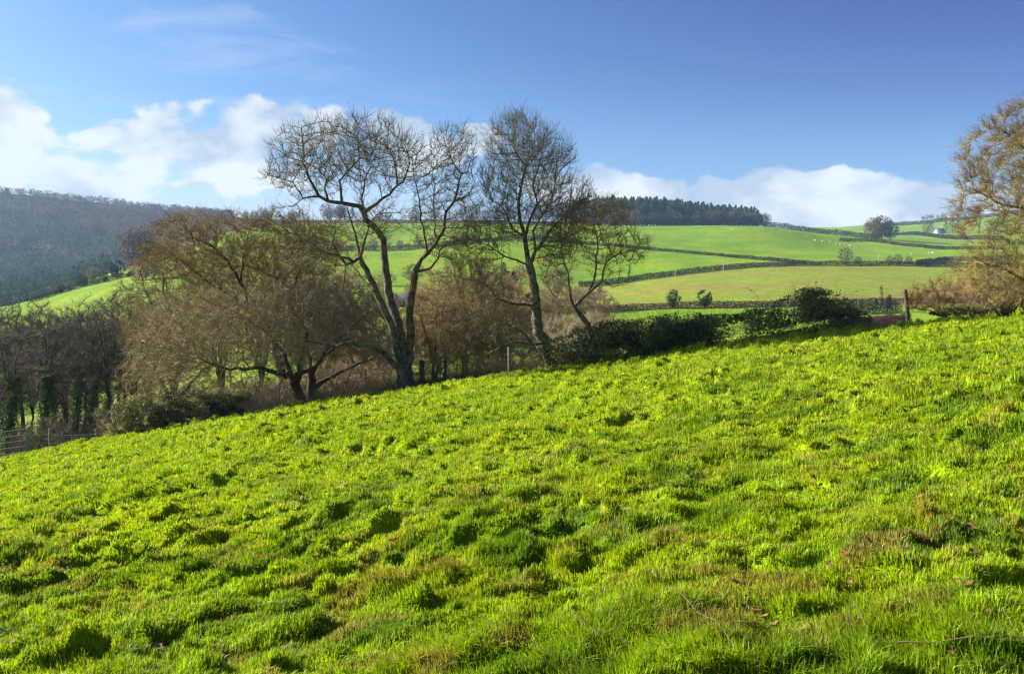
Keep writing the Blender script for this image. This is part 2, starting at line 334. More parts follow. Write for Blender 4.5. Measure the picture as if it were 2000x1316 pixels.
# ---------------------------------------------------------------- tree tools
def nrm(v): return v / np.maximum(np.linalg.norm(v, axis=-1, keepdims=True), 1e-9)
class Tree:
    def __init__(s): s.p = []; s.par = []; s.r = []; s.lim = []
    def add(s, P, par, r, lim):
        i = len(s.p); s.p.append(np.asarray(P, float)); s.par.append(par); s.r.append(r); s.lim.append(lim); return i
    def limb(s, pts, r0, r1, start=None, rnd=None, seg=0.26, kink=0.10):
        """polyline of 3-d points; start = node index to join"""
        pts = [np.asarray(p, float) for p in pts]
        if start is None: start = s.add(pts[0], -1, r0, 1)
        else: pts = [s.p[start]] + pts
        tot = sum(np.linalg.norm(b - a) for a, b in zip(pts, pts[1:])); acc = 0; cur = start; out = [cur]
        for a, b in zip(pts, pts[1:]):
            l = np.linalg.norm(b - a); n = max(1, int(l / seg))
            for k in range(1, n + 1):
                q = a + (b - a) * k / n
                if rnd is not None: q = q + rnd.normal(0, kink * min(seg, l), 3) * (1 if k < n else .3)
                acc += l / n; cur = s.add(q, cur, r0 + (r1 - r0) * (acc / tot) ** .8, 1); out.append(cur)
        return out
    def near(s, P):
        A = np.array(s.p); return int(np.argmin(((A - np.asarray(P)) ** 2).sum(1)))
    def colonise(s, att, step=0.3, infl=3.0, kill=0.6, iters=90, bias=(0, 0, .12), rnd=None, jit=.22, rtip=.008, expo=2.4, only=None):
        P = np.array(s.p); A = np.array(att); n0 = len(P)
        P = list(P); near = np.zeros(len(A), int); nd = np.full(len(A), 1e9)
        newi = list(range(len(P)))
        alive = np.ones(len(A), bool); par = list(s.par); bias = np.array(bias); cnt = {}
        for it in range(iters):
            if not newi or not alive.any(): break
            NP = np.array([P[i] for i in newi]); ai = np.where(alive)[0]
            for b0 in range(0, len(NP), 400):
                blk = NP[b0:b0 + 400]
                d = ((A[ai][:, None, :] - blk[None]) ** 2).sum(2); j = d.argmin(1); dm = np.sqrt(d[np.arange(len(ai)), j])
                up = dm < nd[ai]; near[ai[up]] = np.array(newi)[b0:b0 + 400][j[up]]; nd[ai[up]] = dm[up]
            alive &= nd > kill; ai = np.where(alive & (nd < infl))[0]
            if len(ai) == 0: break
            dirs = nrm(A[ai] - np.array(P)[near[ai]]); 
            un, inv = np.unique(near[ai], return_inverse=True); sm = np.zeros((len(un), 3)); np.add.at(sm, inv, dirs)
            sm = nrm(sm) + bias + rnd.normal(0, jit, sm.shape); sm = nrm(sm); newi = []
            for k, i in enumerate(un):
                cnt[i] = cnt.get(i, 0) + 1
                if cnt[i] > 3: alive[near == i] = False; continue
                P.append(P[i] + sm[k] * step); par.append(int(i)); newi.append(len(P) - 1)
        P = np.array(P); par = np.array(par); n = len(P)
        r = np.zeros(n); q = np.zeros(n); 
        haschild = np.zeros(n, bool); haschild[par[par >= 0]] = True
        for i in range(n - 1, -1, -1):
            if q[i] == 0: q[i] = rtip ** expo
            if par[i] >= 0: q[par[i]] += q[i]
        r = q ** (1 / expo); rr = np.array(s.r + [0] * (n - n0)); r[:n0] = rr[:n0]
        r[n0:] = np.minimum(r[n0:], .075)
        s.P, s.PA, s.RR, s.n0 = P, par, r, n0; return s
def shoots(r, O, Dr, Ln, rad, nseg=4, wander=.15, up=.06):
    n = len(O); pos = [O]; d = nrm(Dr)
    for k in range(nseg):
        d = nrm(d + r.normal(0, wander, (n, 3)) + np.array([0, 0, up])); pos.append(pos[-1] + d * (Ln / nseg)[:, None])
    P = np.stack(pos, 1).reshape(-1, 3); k = nseg + 1
    par = (np.arange(n * k) - 1); par[::k] = -1
    R_ = (rad[:, None] * np.linspace(1, .35, k)[None]).ravel()
    return P, par, R_
def tubes(P, par, R_, sides=3, mask=None):
    e = np.where(par >= 0)[0]
    if mask is not None: e = e[mask[e]]
    if len(e) == 0: return np.zeros((0, 3)), np.zeros((0, 4), int)
    n = len(P); pe = par[e]; ed = nrm(P[e] - P[pe])
    allE = np.where(par >= 0)[0]; order = allE[np.argsort(R_[allE])]
    main = np.full(n, -1); main[par[order]] = order          # thickest child
    nd = np.zeros((n, 3)); nd[allE] = nrm(P[allE] - P[par[allE]]); has = main >= 0
    nd[has] = nrm(nd[has] + nrm(P[main[has]] - P[has]))
    ismain = main[pe] == e
    d0 = np.where(ismain[:, None], nd[pe], ed); r0 = np.where(ismain, R_[pe], np.minimum(R_[pe], R_[e] * 1.25)); r0 = np.where(ismain, np.minimum(r0, R_[e] * 1.8), r0)
    def ring(c, d, r):
        ref = np.tile(np.array([0.31, 0.17, 0.11]), (len(d), 1)); ref = np.where((np.abs(d[:, 2]) > .55)[:, None], np.array([1., .13, 0]), np.array([.05, .1, 1.]))
        # one reference per edge keeps rings untwisted
        return ref
    ref = np.where((np.abs(ed[:, 2]) > .6)[:, None], np.array([1., .13, 0]), np.array([.05, .1, 1.]))
    a = np.arange(sides) / sides * 2 * np.pi
    def mk(c, d, r):
        x = nrm(np.cross(d, ref)); y = np.cross(d, x)
        return c[:, None] + r[:, None, None] * (x[:, None] * np.cos(a)[None, :, None] + y[:, None] * np.sin(a)[None, :, None])
    A = mk(P[pe], d0, r0); B = mk(P[e], nd[e], R_[e])
    V = np.concatenate([A, B], 1).reshape(-1, 3); k = np.arange(len(e))[:, None] * 2 * sides; i = np.arange(sides); j = (i + 1) % sides
    q = np.stack([k + i, k + j, k + sides + j, k + sides + i], -1).reshape(-1, 4)
    return V, q
def joinm(parts):
    Vs, Qs, o = [], [], 0
    for V, q in parts:
        Vs.append(V); Qs.append(q + o); o += len(V)
    return np.concatenate(Vs), np.concatenate(Qs)
def twiggery(r, P, par, RR, n, L1, rad, thin=.05, lvl2=3, up=.08, out=None, wander=.15):
    """bulk fine twigs springing from the thin branches"""
    c = np.where((RR < thin) & (par >= 0))[0]; i = r.choice(c, n); f = r.random(n)[:, None]
    O = P[i] * f + P[par[i]] * (1 - f); d = nrm(P[i] - P[par[i]])
    if out is not None: d = nrm(d + .7 * nrm(O - out))
    d = nrm(d + r.normal(0, .42, d.shape) + np.array([0, 0, up * 1.5])); Ln = L1 * r.uniform(.4, 1.3, n)
    P1, p1, R1 = shoots(r, O, d, Ln, np.full(n, rad), 4, wander, up); parts = [(P1, p1, R1)]
    if lvl2:
        m = n * lvl2; j = r.integers(0, n, m) * 5 + r.integers(1, 5, m)
        d2 = nrm(nrm(P1[j] - P1[j - 1]) + r.normal(0, .45, (m, 3)))
        parts.append(shoots(r, P1[j], d2, L1 * .5 * r.uniform(.4, 1.2, m), np.full(m, rad * .7), 3, wander, up))
    return parts
def build_tree(name, T, trunk_mat, twig_mat, seed, ntw, L1=.45, rad=.006, up=.08, lvl2=3, thin=.05, parent=None, out=None, wander=.15, loc=(0, 0, 0), rscale=1.0):
    r = rng(seed); P, par, RR, n0 = T.P, T.PA, T.RR, T.n0
    isT = np.arange(len(P)) < n0
    root = parent or empty(name, loc)
    off = np.array(loc)
    V, q = tubes(P - off, par, RR, 8, isT); mesh('trunk', V, q, mat=trunk_mat, parent=root, smooth=True)
    parts = [tubes(P - off, par, RR, 5, ~isT & (RR > .02)), tubes(P - off, par, RR, 3, ~isT & (RR <= .02))]
    for a, b, c in twiggery(r, P, par, RR, ntw, L1, rad, thin, lvl2, up, out, wander): parts.append(tubes(a - off, b, c, 3))
    V, q = joinm(parts); mesh('crown', V, q, mat=twig_mat, parent=root)
    return root
def pt(px, row, D): return np.array([(px - 1000) / F * D, D, (HZ - row) / F * D])
def esample(r, ells, n):
    """ells: (px,row,rx,ry,D,rz m) -> world points"""
    w = np.array([e[2] * e[3] * (e[6] if len(e) > 6 else 1) for e in ells], float); w /= w.sum(); k = r.choice(len(ells), n, p=w)
    d = nrm(r.normal(0, 1, (n, 3))) * (r.random(n) ** (1 / 2.4))[:, None]; E_ = np.array([e[:6] for e in ells], float)[k]
    D = E_[:, 4]; s = D / F
    return np.stack([(E_[:, 0] - 1000) * s + d[:, 0] * E_[:, 2] * s, D + d[:, 1] * E_[:, 5], (HZ - E_[:, 1]) * s + d[:, 2] * E_[:, 3] * s], -1)
m_bark = mat('bark_grey', (0.17, 0.14, 0.10), (0.055, 0.045, 0.032), 5, .9, bump=1.0, bscale=22)
m_bark2 = mat('bark_lichened', (0.19, 0.165, 0.11), (0.065, 0.058, 0.028), 6, .9, bump=.8, bscale=25)
m_barkred = mat('bark_reddish', (0.10, 0.06, 0.038), (0.035, 0.026, 0.02), 5, .9, bump=1.0, bscale=18)
m_twig = mat('twigs_grey_olive', (0.19, 0.145, 0.085), (0.12, 0.105, 0.04), 2.5, .85)
m_twigbrown = mat('twigs_brown', (0.36, 0.275, 0.20), (0.27, 0.21, 0.10), 1.3, .85)
m_twigolive = mat('twigs_olive', (0.27, 0.21, 0.07), (0.26, 0.18, 0.10), 1.0, .85)
m_twigorange = mat('twigs_lichen_gold', (0.27, 0.20, 0.05), (0.17, 0.13, 0.07), 1.3, .85, lo=.42, hi=.58)
m_twigtan = mat('twigs_tan', (0.30, 0.20, 0.11), (0.22, 0.13, 0.06), 2, .85)
m_barkdark = mat('bark_dark', (0.06, 0.05, 0.04), (0.035, 0.03, 0.024), 5, .9, bump=.8, bscale=18)
m_twigdark = mat('twigs_dark_purple', (0.13, 0.095, 0.085), (0.10, 0.085, 0.055), 1.2, .9)
m_leaf = mat('bramble_leaf', attr=True, var=.3, scale=3, rough=.6, transl=.25, spec=.18)
m_ivy = mat('ivy_leaf', attr=True, var=.3, scale=3, rough=.65, transl=.2, spec=.15)
# ---------------------------------------------------------------- the tall multi-stemmed tree
def trace(T, r, D0, pts, r0, r1, start=None, **k):
    """pts (px,row[,depth])"""
    return T.limb([pt(p[0], p[1], D0 + (p[2] if len(p) > 2 else 0)) for p in pts], r0, r1, start, r, **k)
D0 = 34.6; r = rng(11); T = Tree()
tr = trace(T, r, D0, [(794, 775), (792, 745), (788, 716)], .43, .33)
f = tr[-1]
s2 = trace(T, r, D0, [(783, 655, .1), (773, 620, .2), (761, 580, .3), (753, 530, .3), (749, 485, .3), (748, 467, .2), (738, 451), (714, 430, -.2), (711, 415, -.2)], .24, .13, f)
e2 = s2[-1]
a = trace(T, r, D0, [(701, 403, -.3), (668, 397, -.5), (640, 393, -.6), (623, 383, -.7), (610, 360, -.6), (590, 316, -.3), (592, 280), (588, 250, .2)], .11, .02, e2)
trace(T, r, D0, [(666, 380, -.8), (663, 353, -1.1), (681, 333, -1.3), (703, 310, -1.3), (696, 268, -1.2)], .06, .018, T.near(pt(668, 397, D0 - .5)))
trace(T, r, D0, [(634, 370, -.2), (638, 350, .4), (622, 330, .8), (600, 320, 1), (578, 300, 1.2)], .06, .018, T.near(pt(640, 393, D0 - .6)))
trace(T, r, D0, [(592, 388, -1), (572, 357, -1.3), (545, 347, -1.4), (522, 343, -1.5)], .045, .014, T.near(pt(623, 383, D0 - .7)))
trace(T, r, D0, [(736, 398, .2), (761, 380, .5), (776, 362, .7), (773, 328, .7), (761, 293, .6)], .09, .02, e2)
trace(T, r, D0, [(790, 350, .3), (800, 320, 0), (792, 285, -.2)], .05, .016, T.near(pt(776, 362, D0 + .7)))
trace(T, r, D0, [(706, 390, .6), (712, 365, 1.1), (717, 340, 1.4), (722, 315, 1.4), (735, 280, 1.3)], .06, .018, e2)
s1 = trace(T, r, D0, [(774, 682, -.3), (763, 630, -.6), (743, 588, -.9), (721, 540, -1.1), (703, 502, -1.2)], .19, .11, f)
e1 = s1[-1]
trace(T, r, D0, [(693, 456, -1.2), (684, 426, -1.3), (678, 405, -1.2)], .07, .02, e1)
trace(T, r, D0, [(712, 470, -1.8), (720, 443, -2.2), (735, 420, -2.5)], .07, .02, e1)
trace(T, r, D0, [(690, 512, -1.5), (676, 517, -1.7), (663, 500, -1.9), (650, 473, -2.1), (655, 452, -2.2)], .08, .02, e1)
trace(T, r, D0, [(655, 497, -1.4), (628, 490, -1.3), (600, 470, -1.2), (570, 455, -1)], .06, .016, T.near(pt(685, 512, D0 - 1.5)))
s3 = trace(T, r, D0, [(801, 700, .1), (803, 655, .1), (801, 605, 0), (808, 555, -.2), (811, 530, -.2)], .21, .13, tr[-2])
e3 = s3[-1]
g = trace(T, r, D0, [(822, 507, 0), (836, 494, .2), (851, 476, .3), (868, 446, .4), (871, 413, .5), (886, 396, .5), (896, 365, .5), (901, 340, .4), (886, 320, .3), (871, 285, .2)], .11, .02, e3)
trace(T, r, D0, [(841, 524, -.5), (856, 503, -.8), (858, 490, -1), (880, 470, -1.4)], .07, .02, e3)
trace(T, r, D0, [(829, 460, -.3), (821, 430, -.5), (819, 393, -.6), (811, 355, -.7), (806, 320, -.6)], .05, .016, T.near(pt(832, 497, D0 + .2)))
trace(T, r, D0, [(900, 388, .9), (916, 380, 1.1), (928, 355, 1.2)], .05, .015, T.near(pt(886, 396, D0 + .5)))
trace(T, r, D0, [(850, 440, 1), (845, 400, 1.5), (850, 360, 1.8), (842, 320, 1.8)], .05, .015, T.near(pt(851, 476, D0 + .3)))
trace(T, r, D0, [(763, 706, -.3), (748, 688, -.7), (726, 678, -1.1), (688, 670, -1.5), (656, 678, -1.8), (625, 670, -2), (595, 663, -2.1)], .15, .04, tr[-2])
trace(T, r, D0, [(735, 560, -.2), (715, 552, -.2), (705, 540, -.3)], .04, .015, T.near(pt(743, 588, D0 - .9)))
att = esample(r, [(610, 320, 92, 78, D0 - .2, 2.0), (715, 300, 105, 78, D0, 2.4), (560, 345, 52, 30, D0 - .8, 1.2), (665, 290, 70, 65, D0 + .3, 2.0), (770, 320, 60, 70, D0 + .4, 2.0), (885, 300, 55, 66, D0 + .3, 1.9), (840, 340, 45, 80, D0, 1.7), (895, 385, 45, 60, D0 + .4, 1.6),
                  (620, 470, 75, 38, D0 - 1.3, 1.4, .6), (870, 480, 45, 35, D0 - .6, 1.2, .8), (560, 440, 60, 40, D0 - 1.1, 1.3, .8), (680, 450, 50, 45, D0 - 2, 1.2, .6), (610, 500, 80, 40, D0 - 1.2, 1.5, 1.0), (830, 430, 45, 60, D0 + .2, 1.3, .9), (900, 440, 50, 45, D0 + .5, 1.3, .8), (740, 430, 55, 45, D0 - 2.2, 1.3, .7)], 9000)
T.colonise(att, step=.15, infl=1.7, kill=.215, rnd=r, jit=.15, rtip=.0085, bias=(0, 0, .22))
tA = build_tree('bare_tree', T, m_bark, m_twig, 12, 9000, L1=.46, rad=.0058, lvl2=2, up=.14, wander=.11, out=pt(720, 400, D0), thin=.04, loc=tuple(pt(794, 768, D0)))
tag(tA, 'tallest bare tree, forked near the ground into several twisting stems at the field edge', 'tree')
# ---------------------------------------------------------------- the upright tree right of it
D0 = 33.2; r = rng(21); T = Tree()
tr = trace(T, r, D0, [(1076, 712), (1071, 691), (1066, 668), (1051, 650), (1048, 625), (1047, 588), (1040, 550), (1034, 518)], .27, .17)
f = tr[-1]
trace(T, r, D0, [(1029, 491, .2), (1025, 463, .3), (1015, 430, .4), (1013, 393, .4), (1020, 355, .3), (1028, 325, .2), (1008, 300, 0), (995, 270, -.1)], .12, .02, f)
trace(T, r, D0, [(1040, 300, .6), (1045, 265, .7)], .03, .014, T.near(pt(1028, 325, D0 + .2)))
trace(T, r, D0, [(1035, 430, .9), (1050, 398, 1.2), (1041, 365, 1.3), (1052, 325, 1.3), (1060, 285, 1.2)], .07, .018, T.near(pt(1025, 463, D0 + .3)))
trace(T, r, D0, [(1045, 491, -.2), (1063, 466, -.5), (1080, 443, -.8), (1100, 425, -1), (1126, 410, -1.2)], .10, .02, f)
trace(T, r, D0, [(1000, 446, -.2), (990, 420, -.3), (978, 402, -.4), (950, 383, -.5)], .05, .015, T.near(pt(1025, 463, D0 + .3)))
trace(T, r, D0, [(1042, 450, -.8), (1060, 420, -1.1), (1078, 395, -1.3), (1085, 360, -1.3)], .06, .016, T.near(pt(1048, 488, D0 - .3)))
trace(T, r, D0, [(1038, 598, -.2), (1000, 593, -.6), (968, 583, -.9), (958, 563, -1), (935, 550, -1.1), (905, 545, -1.2)], .07, .02, T.near(pt(1047, 588, D0)))
trace(T, r, D0, [(985, 500, -.3), (955, 480, -.6), (925, 470, -.8)], .05, .015, T.near(pt(1034, 520, D0)))
trace(T, r, D0, [(945, 600, -1.2), (905, 622, -1.4)], .04, .014, T.near(pt(968, 583, D0 - .9)))
trace(T, r, D0, [(1035, 643, .2), (1010, 625, .4), (985, 620, .5)], .05, .015, T.near(pt(1048, 645, D0)))
trace(T, r, D0, [(1040, 673, -.3), (1020, 648, -.6), (990, 633, -.8)], .07, .016, T.near(pt(1062, 667, D0)))
trace(T, r, D0, [(1000, 668, -.7), (975, 680, -.9), (945, 697, -1), (915, 693, -1)], .05, .016, T.near(pt(1035, 668, D0 - .4)))
att = esample(r, [(1010, 290, 68, 68, D0, 2.1), (1050, 320, 80, 72, D0 + .3, 2.0), (1000, 360, 66, 58, D0, 1.8), (1080, 390, 68, 45, D0 - .2, 1.8), (1130, 385, 35, 30, D0 - .5, 1.2), (960, 340, 30, 70, D0, 1.2, .6),
                  (940, 560, 62, 40, D0 - .9, 1.3, .8), (985, 640, 50, 35, D0 - .3, 1.2, .4), (1080, 450, 50, 35, D0 - .5, 1.4, .6), (985, 450, 40, 40, D0, 1.3, .9), (930, 500, 60, 60, D0 - .8, 1.4, 1.0), (960, 440, 55, 45, D0 - .2, 1.4, .9), (1090, 470, 60, 50, D0 - .4, 1.4, .8), (940, 625, 60, 35, D0 - 1, 1.2, .7)], 7600)
T.colonise(att, step=.15, infl=1.7, kill=.21, rnd=r, jit=.13, rtip=.008, bias=(0, 0, .40))
tB = build_tree('bare_tree', T, m_bark2, m_twig, 22, 8000, L1=.50, rad=.0055, lvl2=2, up=.2, wander=.11, out=pt(1035, 420, D0), thin=.04, loc=tuple(pt(1074, 700, D0)))
tag(tB, 'tall bare tree with one leaning trunk and narrow upright crown, right of the multi-stemmed tree', 'tree')
# ---------------------------------------------------------------- low spreading tree right of it
D0 = 33.6; r = rng(31); T = Tree()
tr = trace(T, r, D0, [(1162, 690), (1157, 660), (1148, 636), (1134, 615), (1121, 600)], .16, .12)
f = tr[-1]
trace(T, r, D0, [(1135, 585, .2), (1151, 570, .2), (1161, 545, .3), (1165, 513, .3), (1168, 475, .3), (1160, 440, .3), (1165, 410, .3)], .08, .015, f)
trace(T, r, D0, [(1176, 548, -.4), (1183, 513, -.6), (1200, 500, -.7), (1226, 492, -.9), (1258, 472, -1)], .06, .014, T.near(pt(1151, 570, D0 + .2)))
trace(T, r, D0, [(1195, 560, -.4), (1225, 555, -.5)], .03, .013, T.near(pt(1172, 552, D0 - .3)))
trace(T, r, D0, [(1113, 570, -.3), (1110, 535, -.4), (1100, 500, -.4), (1095, 470, -.3)], .06, .015, f)
trace(T, r, D0, [(1095, 590, .4), (1080, 575, .6), (1060, 545, .8)], .05, .015, f)
att = esample(r, [(1170, 430, 80, 50, D0, 1.8), (1120, 450, 50, 50, D0, 1.5), (1225, 485, 52, 40, D0 - .6, 1.4), (1180, 510, 60, 35, D0, 1.3, .6), (1090, 510, 45, 45, D0 + .3, 1.3, .8)], 2600)
T.colonise(att, step=.17, infl=1.6, kill=.23, rnd=r, jit=.26, rtip=.0085, bias=(0, 0, .1))
tC = build_tree('bare_tree', T, m_bark2, m_twigolive, 32, 3500, L1=.36, rad=.006, lvl2=2, out=pt(1150, 540, D0), thin=.04, loc=tuple(pt(1162, 680, D0)))
tag(tC, 'low spreading bare tree rising out of the bramble hedge against the green fields', 'tree')
# ---------------------------------------------------------------- left: broad crown behind the thorn
D0 = 40.; r = rng(41); T = Tree()
tr = trace(T, r, D0, [(560, 800), (548, 720), (530, 650)], .26, .2)
f = tr[-1]
trace(T, r, D0, [(500, 600, -.2), (469, 553, -.4), (446, 510, -.5), (414, 480, -.6), (376, 463, -.7), (351, 425, -.8)], .13, .02, f)
trace(T, r, D0, [(545, 590, .3), (556, 548, .3), (520, 535, .2), (483, 518, .2), (450, 520, 0)], .09, .02, f)
trace(T, r, D0, [(575, 560, .6), (590, 500, .8), (600, 460, 1)], .08, .02, T.near(pt(545, 590, D0 + .3)))
trace(T, r, D0, [(480, 480, .3), (490, 440, .5)], .06, .02, T.near(pt(469, 553, D0 - .4)))
trace(T, r, D0, [(420, 560, -.8), (380, 530, -1), (340, 500, -1)], .05, .016, T.near(pt(500, 600, D0 - .2)))
att = esample(r, [(370, 465, 70, 55, D0 - .6, 2.2), (450, 470, 85, 58, D0, 2.5), (550, 470, 90, 58, D0 + .5, 2.5), (620, 470, 60, 45, D0 + 1, 2), (430, 530, 90, 35, D0, 2), (560, 540, 90, 30, D0, 2), (330, 500, 60, 45, D0 - .5, 2)], 4600)
T.colonise(att, step=.2, infl=2.2, kill=.27, rnd=r, jit=.2, rtip=.011, bias=(-.06, 0, .1))
tD = build_tree('bare_tree', T, m_barkdark, m_twigolive, 42, 9000, L1=.48, rad=.0078, lvl2=2, out=pt(500, 560, D0), thin=.05, loc=tuple(at(560, 40)))
tag(tD, 'broad wind-swept bare tree with dark limbs sweeping left above the brown thorn thicket', 'tree')
# the brown thorn thicket: two trees
def thorn(seed, D0, base, limbs, ells, nat, ntw, tmat, label, L1=.42, rad=.0075):
    r = rng(seed); T = Tree()
    tr = trace(T, r, D0, base, .26, .19)
    for k, lm in enumerate(limbs): trace(T, r, D0, lm, .13, .03, tr[-1 - (k % 3)])
    T.colonise(esample(r, ells, nat), step=.2, infl=2.4, kill=.26, rnd=r, jit=.22, rtip=.0115, bias=(-.03, 0, .03))
    o = build_tree('thorn_tree', T, m_barkred, tmat, seed + 1, ntw, L1=L1, rad=rad, thin=.05, lvl2=2, loc=tuple(pt(base[0][0], base[0][1], D0)), wander=.16, up=.05)
    return tag(o, label, 'tree')
thorn(51, 35.6, [(590, 800), (583, 770), (573, 735)],
      [[(540, 728, -.6), (500, 718, -1), (450, 722, -1.2), (400, 705, -1.3)], [(555, 690, .3), (520, 650, .5), (480, 620, .5)], [(590, 690, .2), (600, 650, .2), (610, 610, .2)], [(610, 720, -.6), (640, 690, -1), (680, 660, -1.2)]],
      [(420, 650, 150, 92, 35.2, 2.3), (540, 640, 120, 90, 35.8, 2.4), (340, 690, 95, 72, 35.2, 1.9), (620, 640, 75, 62, 36, 1.8), (460, 745, 120, 35, 35.2, 1.3, .5)], 5600, 10000, m_twigbrown,
      'dense brown twiggy thorn tree with reddish trunk left of the tall tree')
thorn(61, 37.6, [(610, 800), (608, 770), (606, 730)],
      [[(640, 680, .4), (690, 640, .8), (720, 610, 1)], [(600, 680, 0), (590, 620, 0)], [(680, 720, .3), (730, 700, .5)]],
      [(680, 620, 100, 60, 38, 2.0), (720, 690, 60, 50, 38, 1.6, .6), (600, 600, 100, 50, 38, 2)], 2600, 5000, m_twigbrown,
      'lower brown thorn tree just behind the tall tree, with two upright reddish stems')
thorn(71, 43., [(330, 860), (330, 820), (335, 780)],
      [[(300, 720, 0), (280, 660, 0)], [(350, 700, .4), (370, 640, .6)], [(380, 740, 0), (420, 700, 0)]],
      [(310, 650, 72, 75, 43, 2.5), (380, 620, 85, 60, 43.5, 2.5), (290, 740, 65, 50, 43, 2)], 2500, 5000, m_twigolive,
      'olive brown thorn tree behind the left bramble mound, farthest left of the thorn trees')
# ---------------------------------------------------------------- golden tree at the right edge
D0 = 24.5; r = rng(81); T = Tree()
tr = trace(T, r, D0, [(2210, 640), (2200, 560), (2180, 500)], .34, .24)
f = tr[-1]
trace(T, r, D0, [(2120, 500, -.3), (2040, 548, -.6), (2000, 545, -.7), (1965, 528, -.8), (1920, 515, -.9)], .12, .02, f)
trace(T, r, D0, [(2100, 440, .3), (2030, 420, .5), (1960, 400, .6), (1900, 370, .6)], .10, .018, f)
trace(T, r, D0, [(2120, 400, -.2), (2060, 330, -.4), (2000, 290, -.4), (1955, 250, -.4)], .10, .018, f)
trace(T, r, D0, [(2180, 400, .4), (2140, 300, .6), (2090, 210, .6), (2050, 160, .6)], .10, .018, f)
trace(T, r, D0, [(2260, 400, .4), (2290, 280, .6), (2320, 200, .6)], .10, .018, f)
trace(T, r, D0, [(2300, 480, -.4), (2380, 440, -.6), (2460, 420, -.6)], .10, .018, f)
trace(T, r, D0, [(2110, 560, .5), (2040, 580, .8), (1980, 570, 1)], .07, .016, tr[-2])
att = esample(r, [(2000, 320, 120, 120, D0 - .2, 2.2), (1960, 420, 96, 68, D0, 2.0), (1985, 520, 105, 75, D0 - .3, 2.0), (2090, 300, 150, 150, D0 + .2, 2.5), (2260, 340, 200, 170, D0, 3, .5), (2120, 480, 140, 110, D0, 2.4, .7), (1925, 340, 55, 45, D0, 1.2, 1.4), (1940, 540, 70, 55, D0 - .3, 1.4, 1.2)], 6500)
T.colonise(att, step=.16, infl=1.7, kill=.25, rnd=r, jit=.16, rtip=.0062, bias=(-.12, 0, .10))
tE = build_tree('lichened_tree', T, m_bark2, m_twigorange, 82, 26000, L1=.34, rad=.0056, lvl2=2, thin=.045, out=pt(2200, 480, D0), loc=tuple(at(2210, 24.5)), up=.05)
tag(tE, 'large bare tree with golden lichen covered twigs leaning in at the right edge', 'tree')
# pale shrub beneath it
def shrub(name, seed, D0, base, ells, nat, ntw, tm, bm, label, L1=.3, nst=7, rad=.005, spread=60):
    r = rng(seed); T = Tree(); z0 = at(base, D0)[2]
    T.add(((base - 1000) / F * D0, D0, z0 - .1), -1, .04, 1)
    for k in range(nst):
        e = ells[k % len(ells)]; T.limb([pt(base + (e[0] - base) * .3 + r.normal(0, 6), HZ - (z0 + .35) / D0 * F, D0 + r.normal(0, .1)), pt(e[0] + r.normal(0, spread * .3), e[1] + r.normal(0, 8), e[4] + r.normal(0, .3))], .03, .01, 0, r)
    T.colonise(esample(r, ells, nat), step=.13, infl=1.5, kill=.22, rnd=r, jit=.3, rtip=.005, bias=(0, 0, .1))
    T.RR[0] = .04
    o = build_tree(name, T, bm, tm, seed + 1, ntw, L1=L1, rad=rad, thin=.03, lvl2=2, loc=(float((base - 1000) / F * D0), D0, z0))
    return tag(o, label, 'shrub')
shrub('bare_shrub', 91, 30.2, 1848, [(1850, 572, 48, 34, 30.2, .9), (1800, 585, 38, 28, 30.2, .8), (1900, 575, 50, 32, 30.2, .9)], 700, 3200, m_twigtan, m_twigtan, 'pale tan bare shrub with forking stems right of the leaning wooden post')
shrub('bare_shrub', 93, 28.8, 1960, [(1950, 570, 70, 34, 28.8, .9), (2030, 565, 60, 40, 28.8, .9)], 700, 4200, m_twigtan, m_twigtan, 'bushy tan shrub under the golden lichened tree')
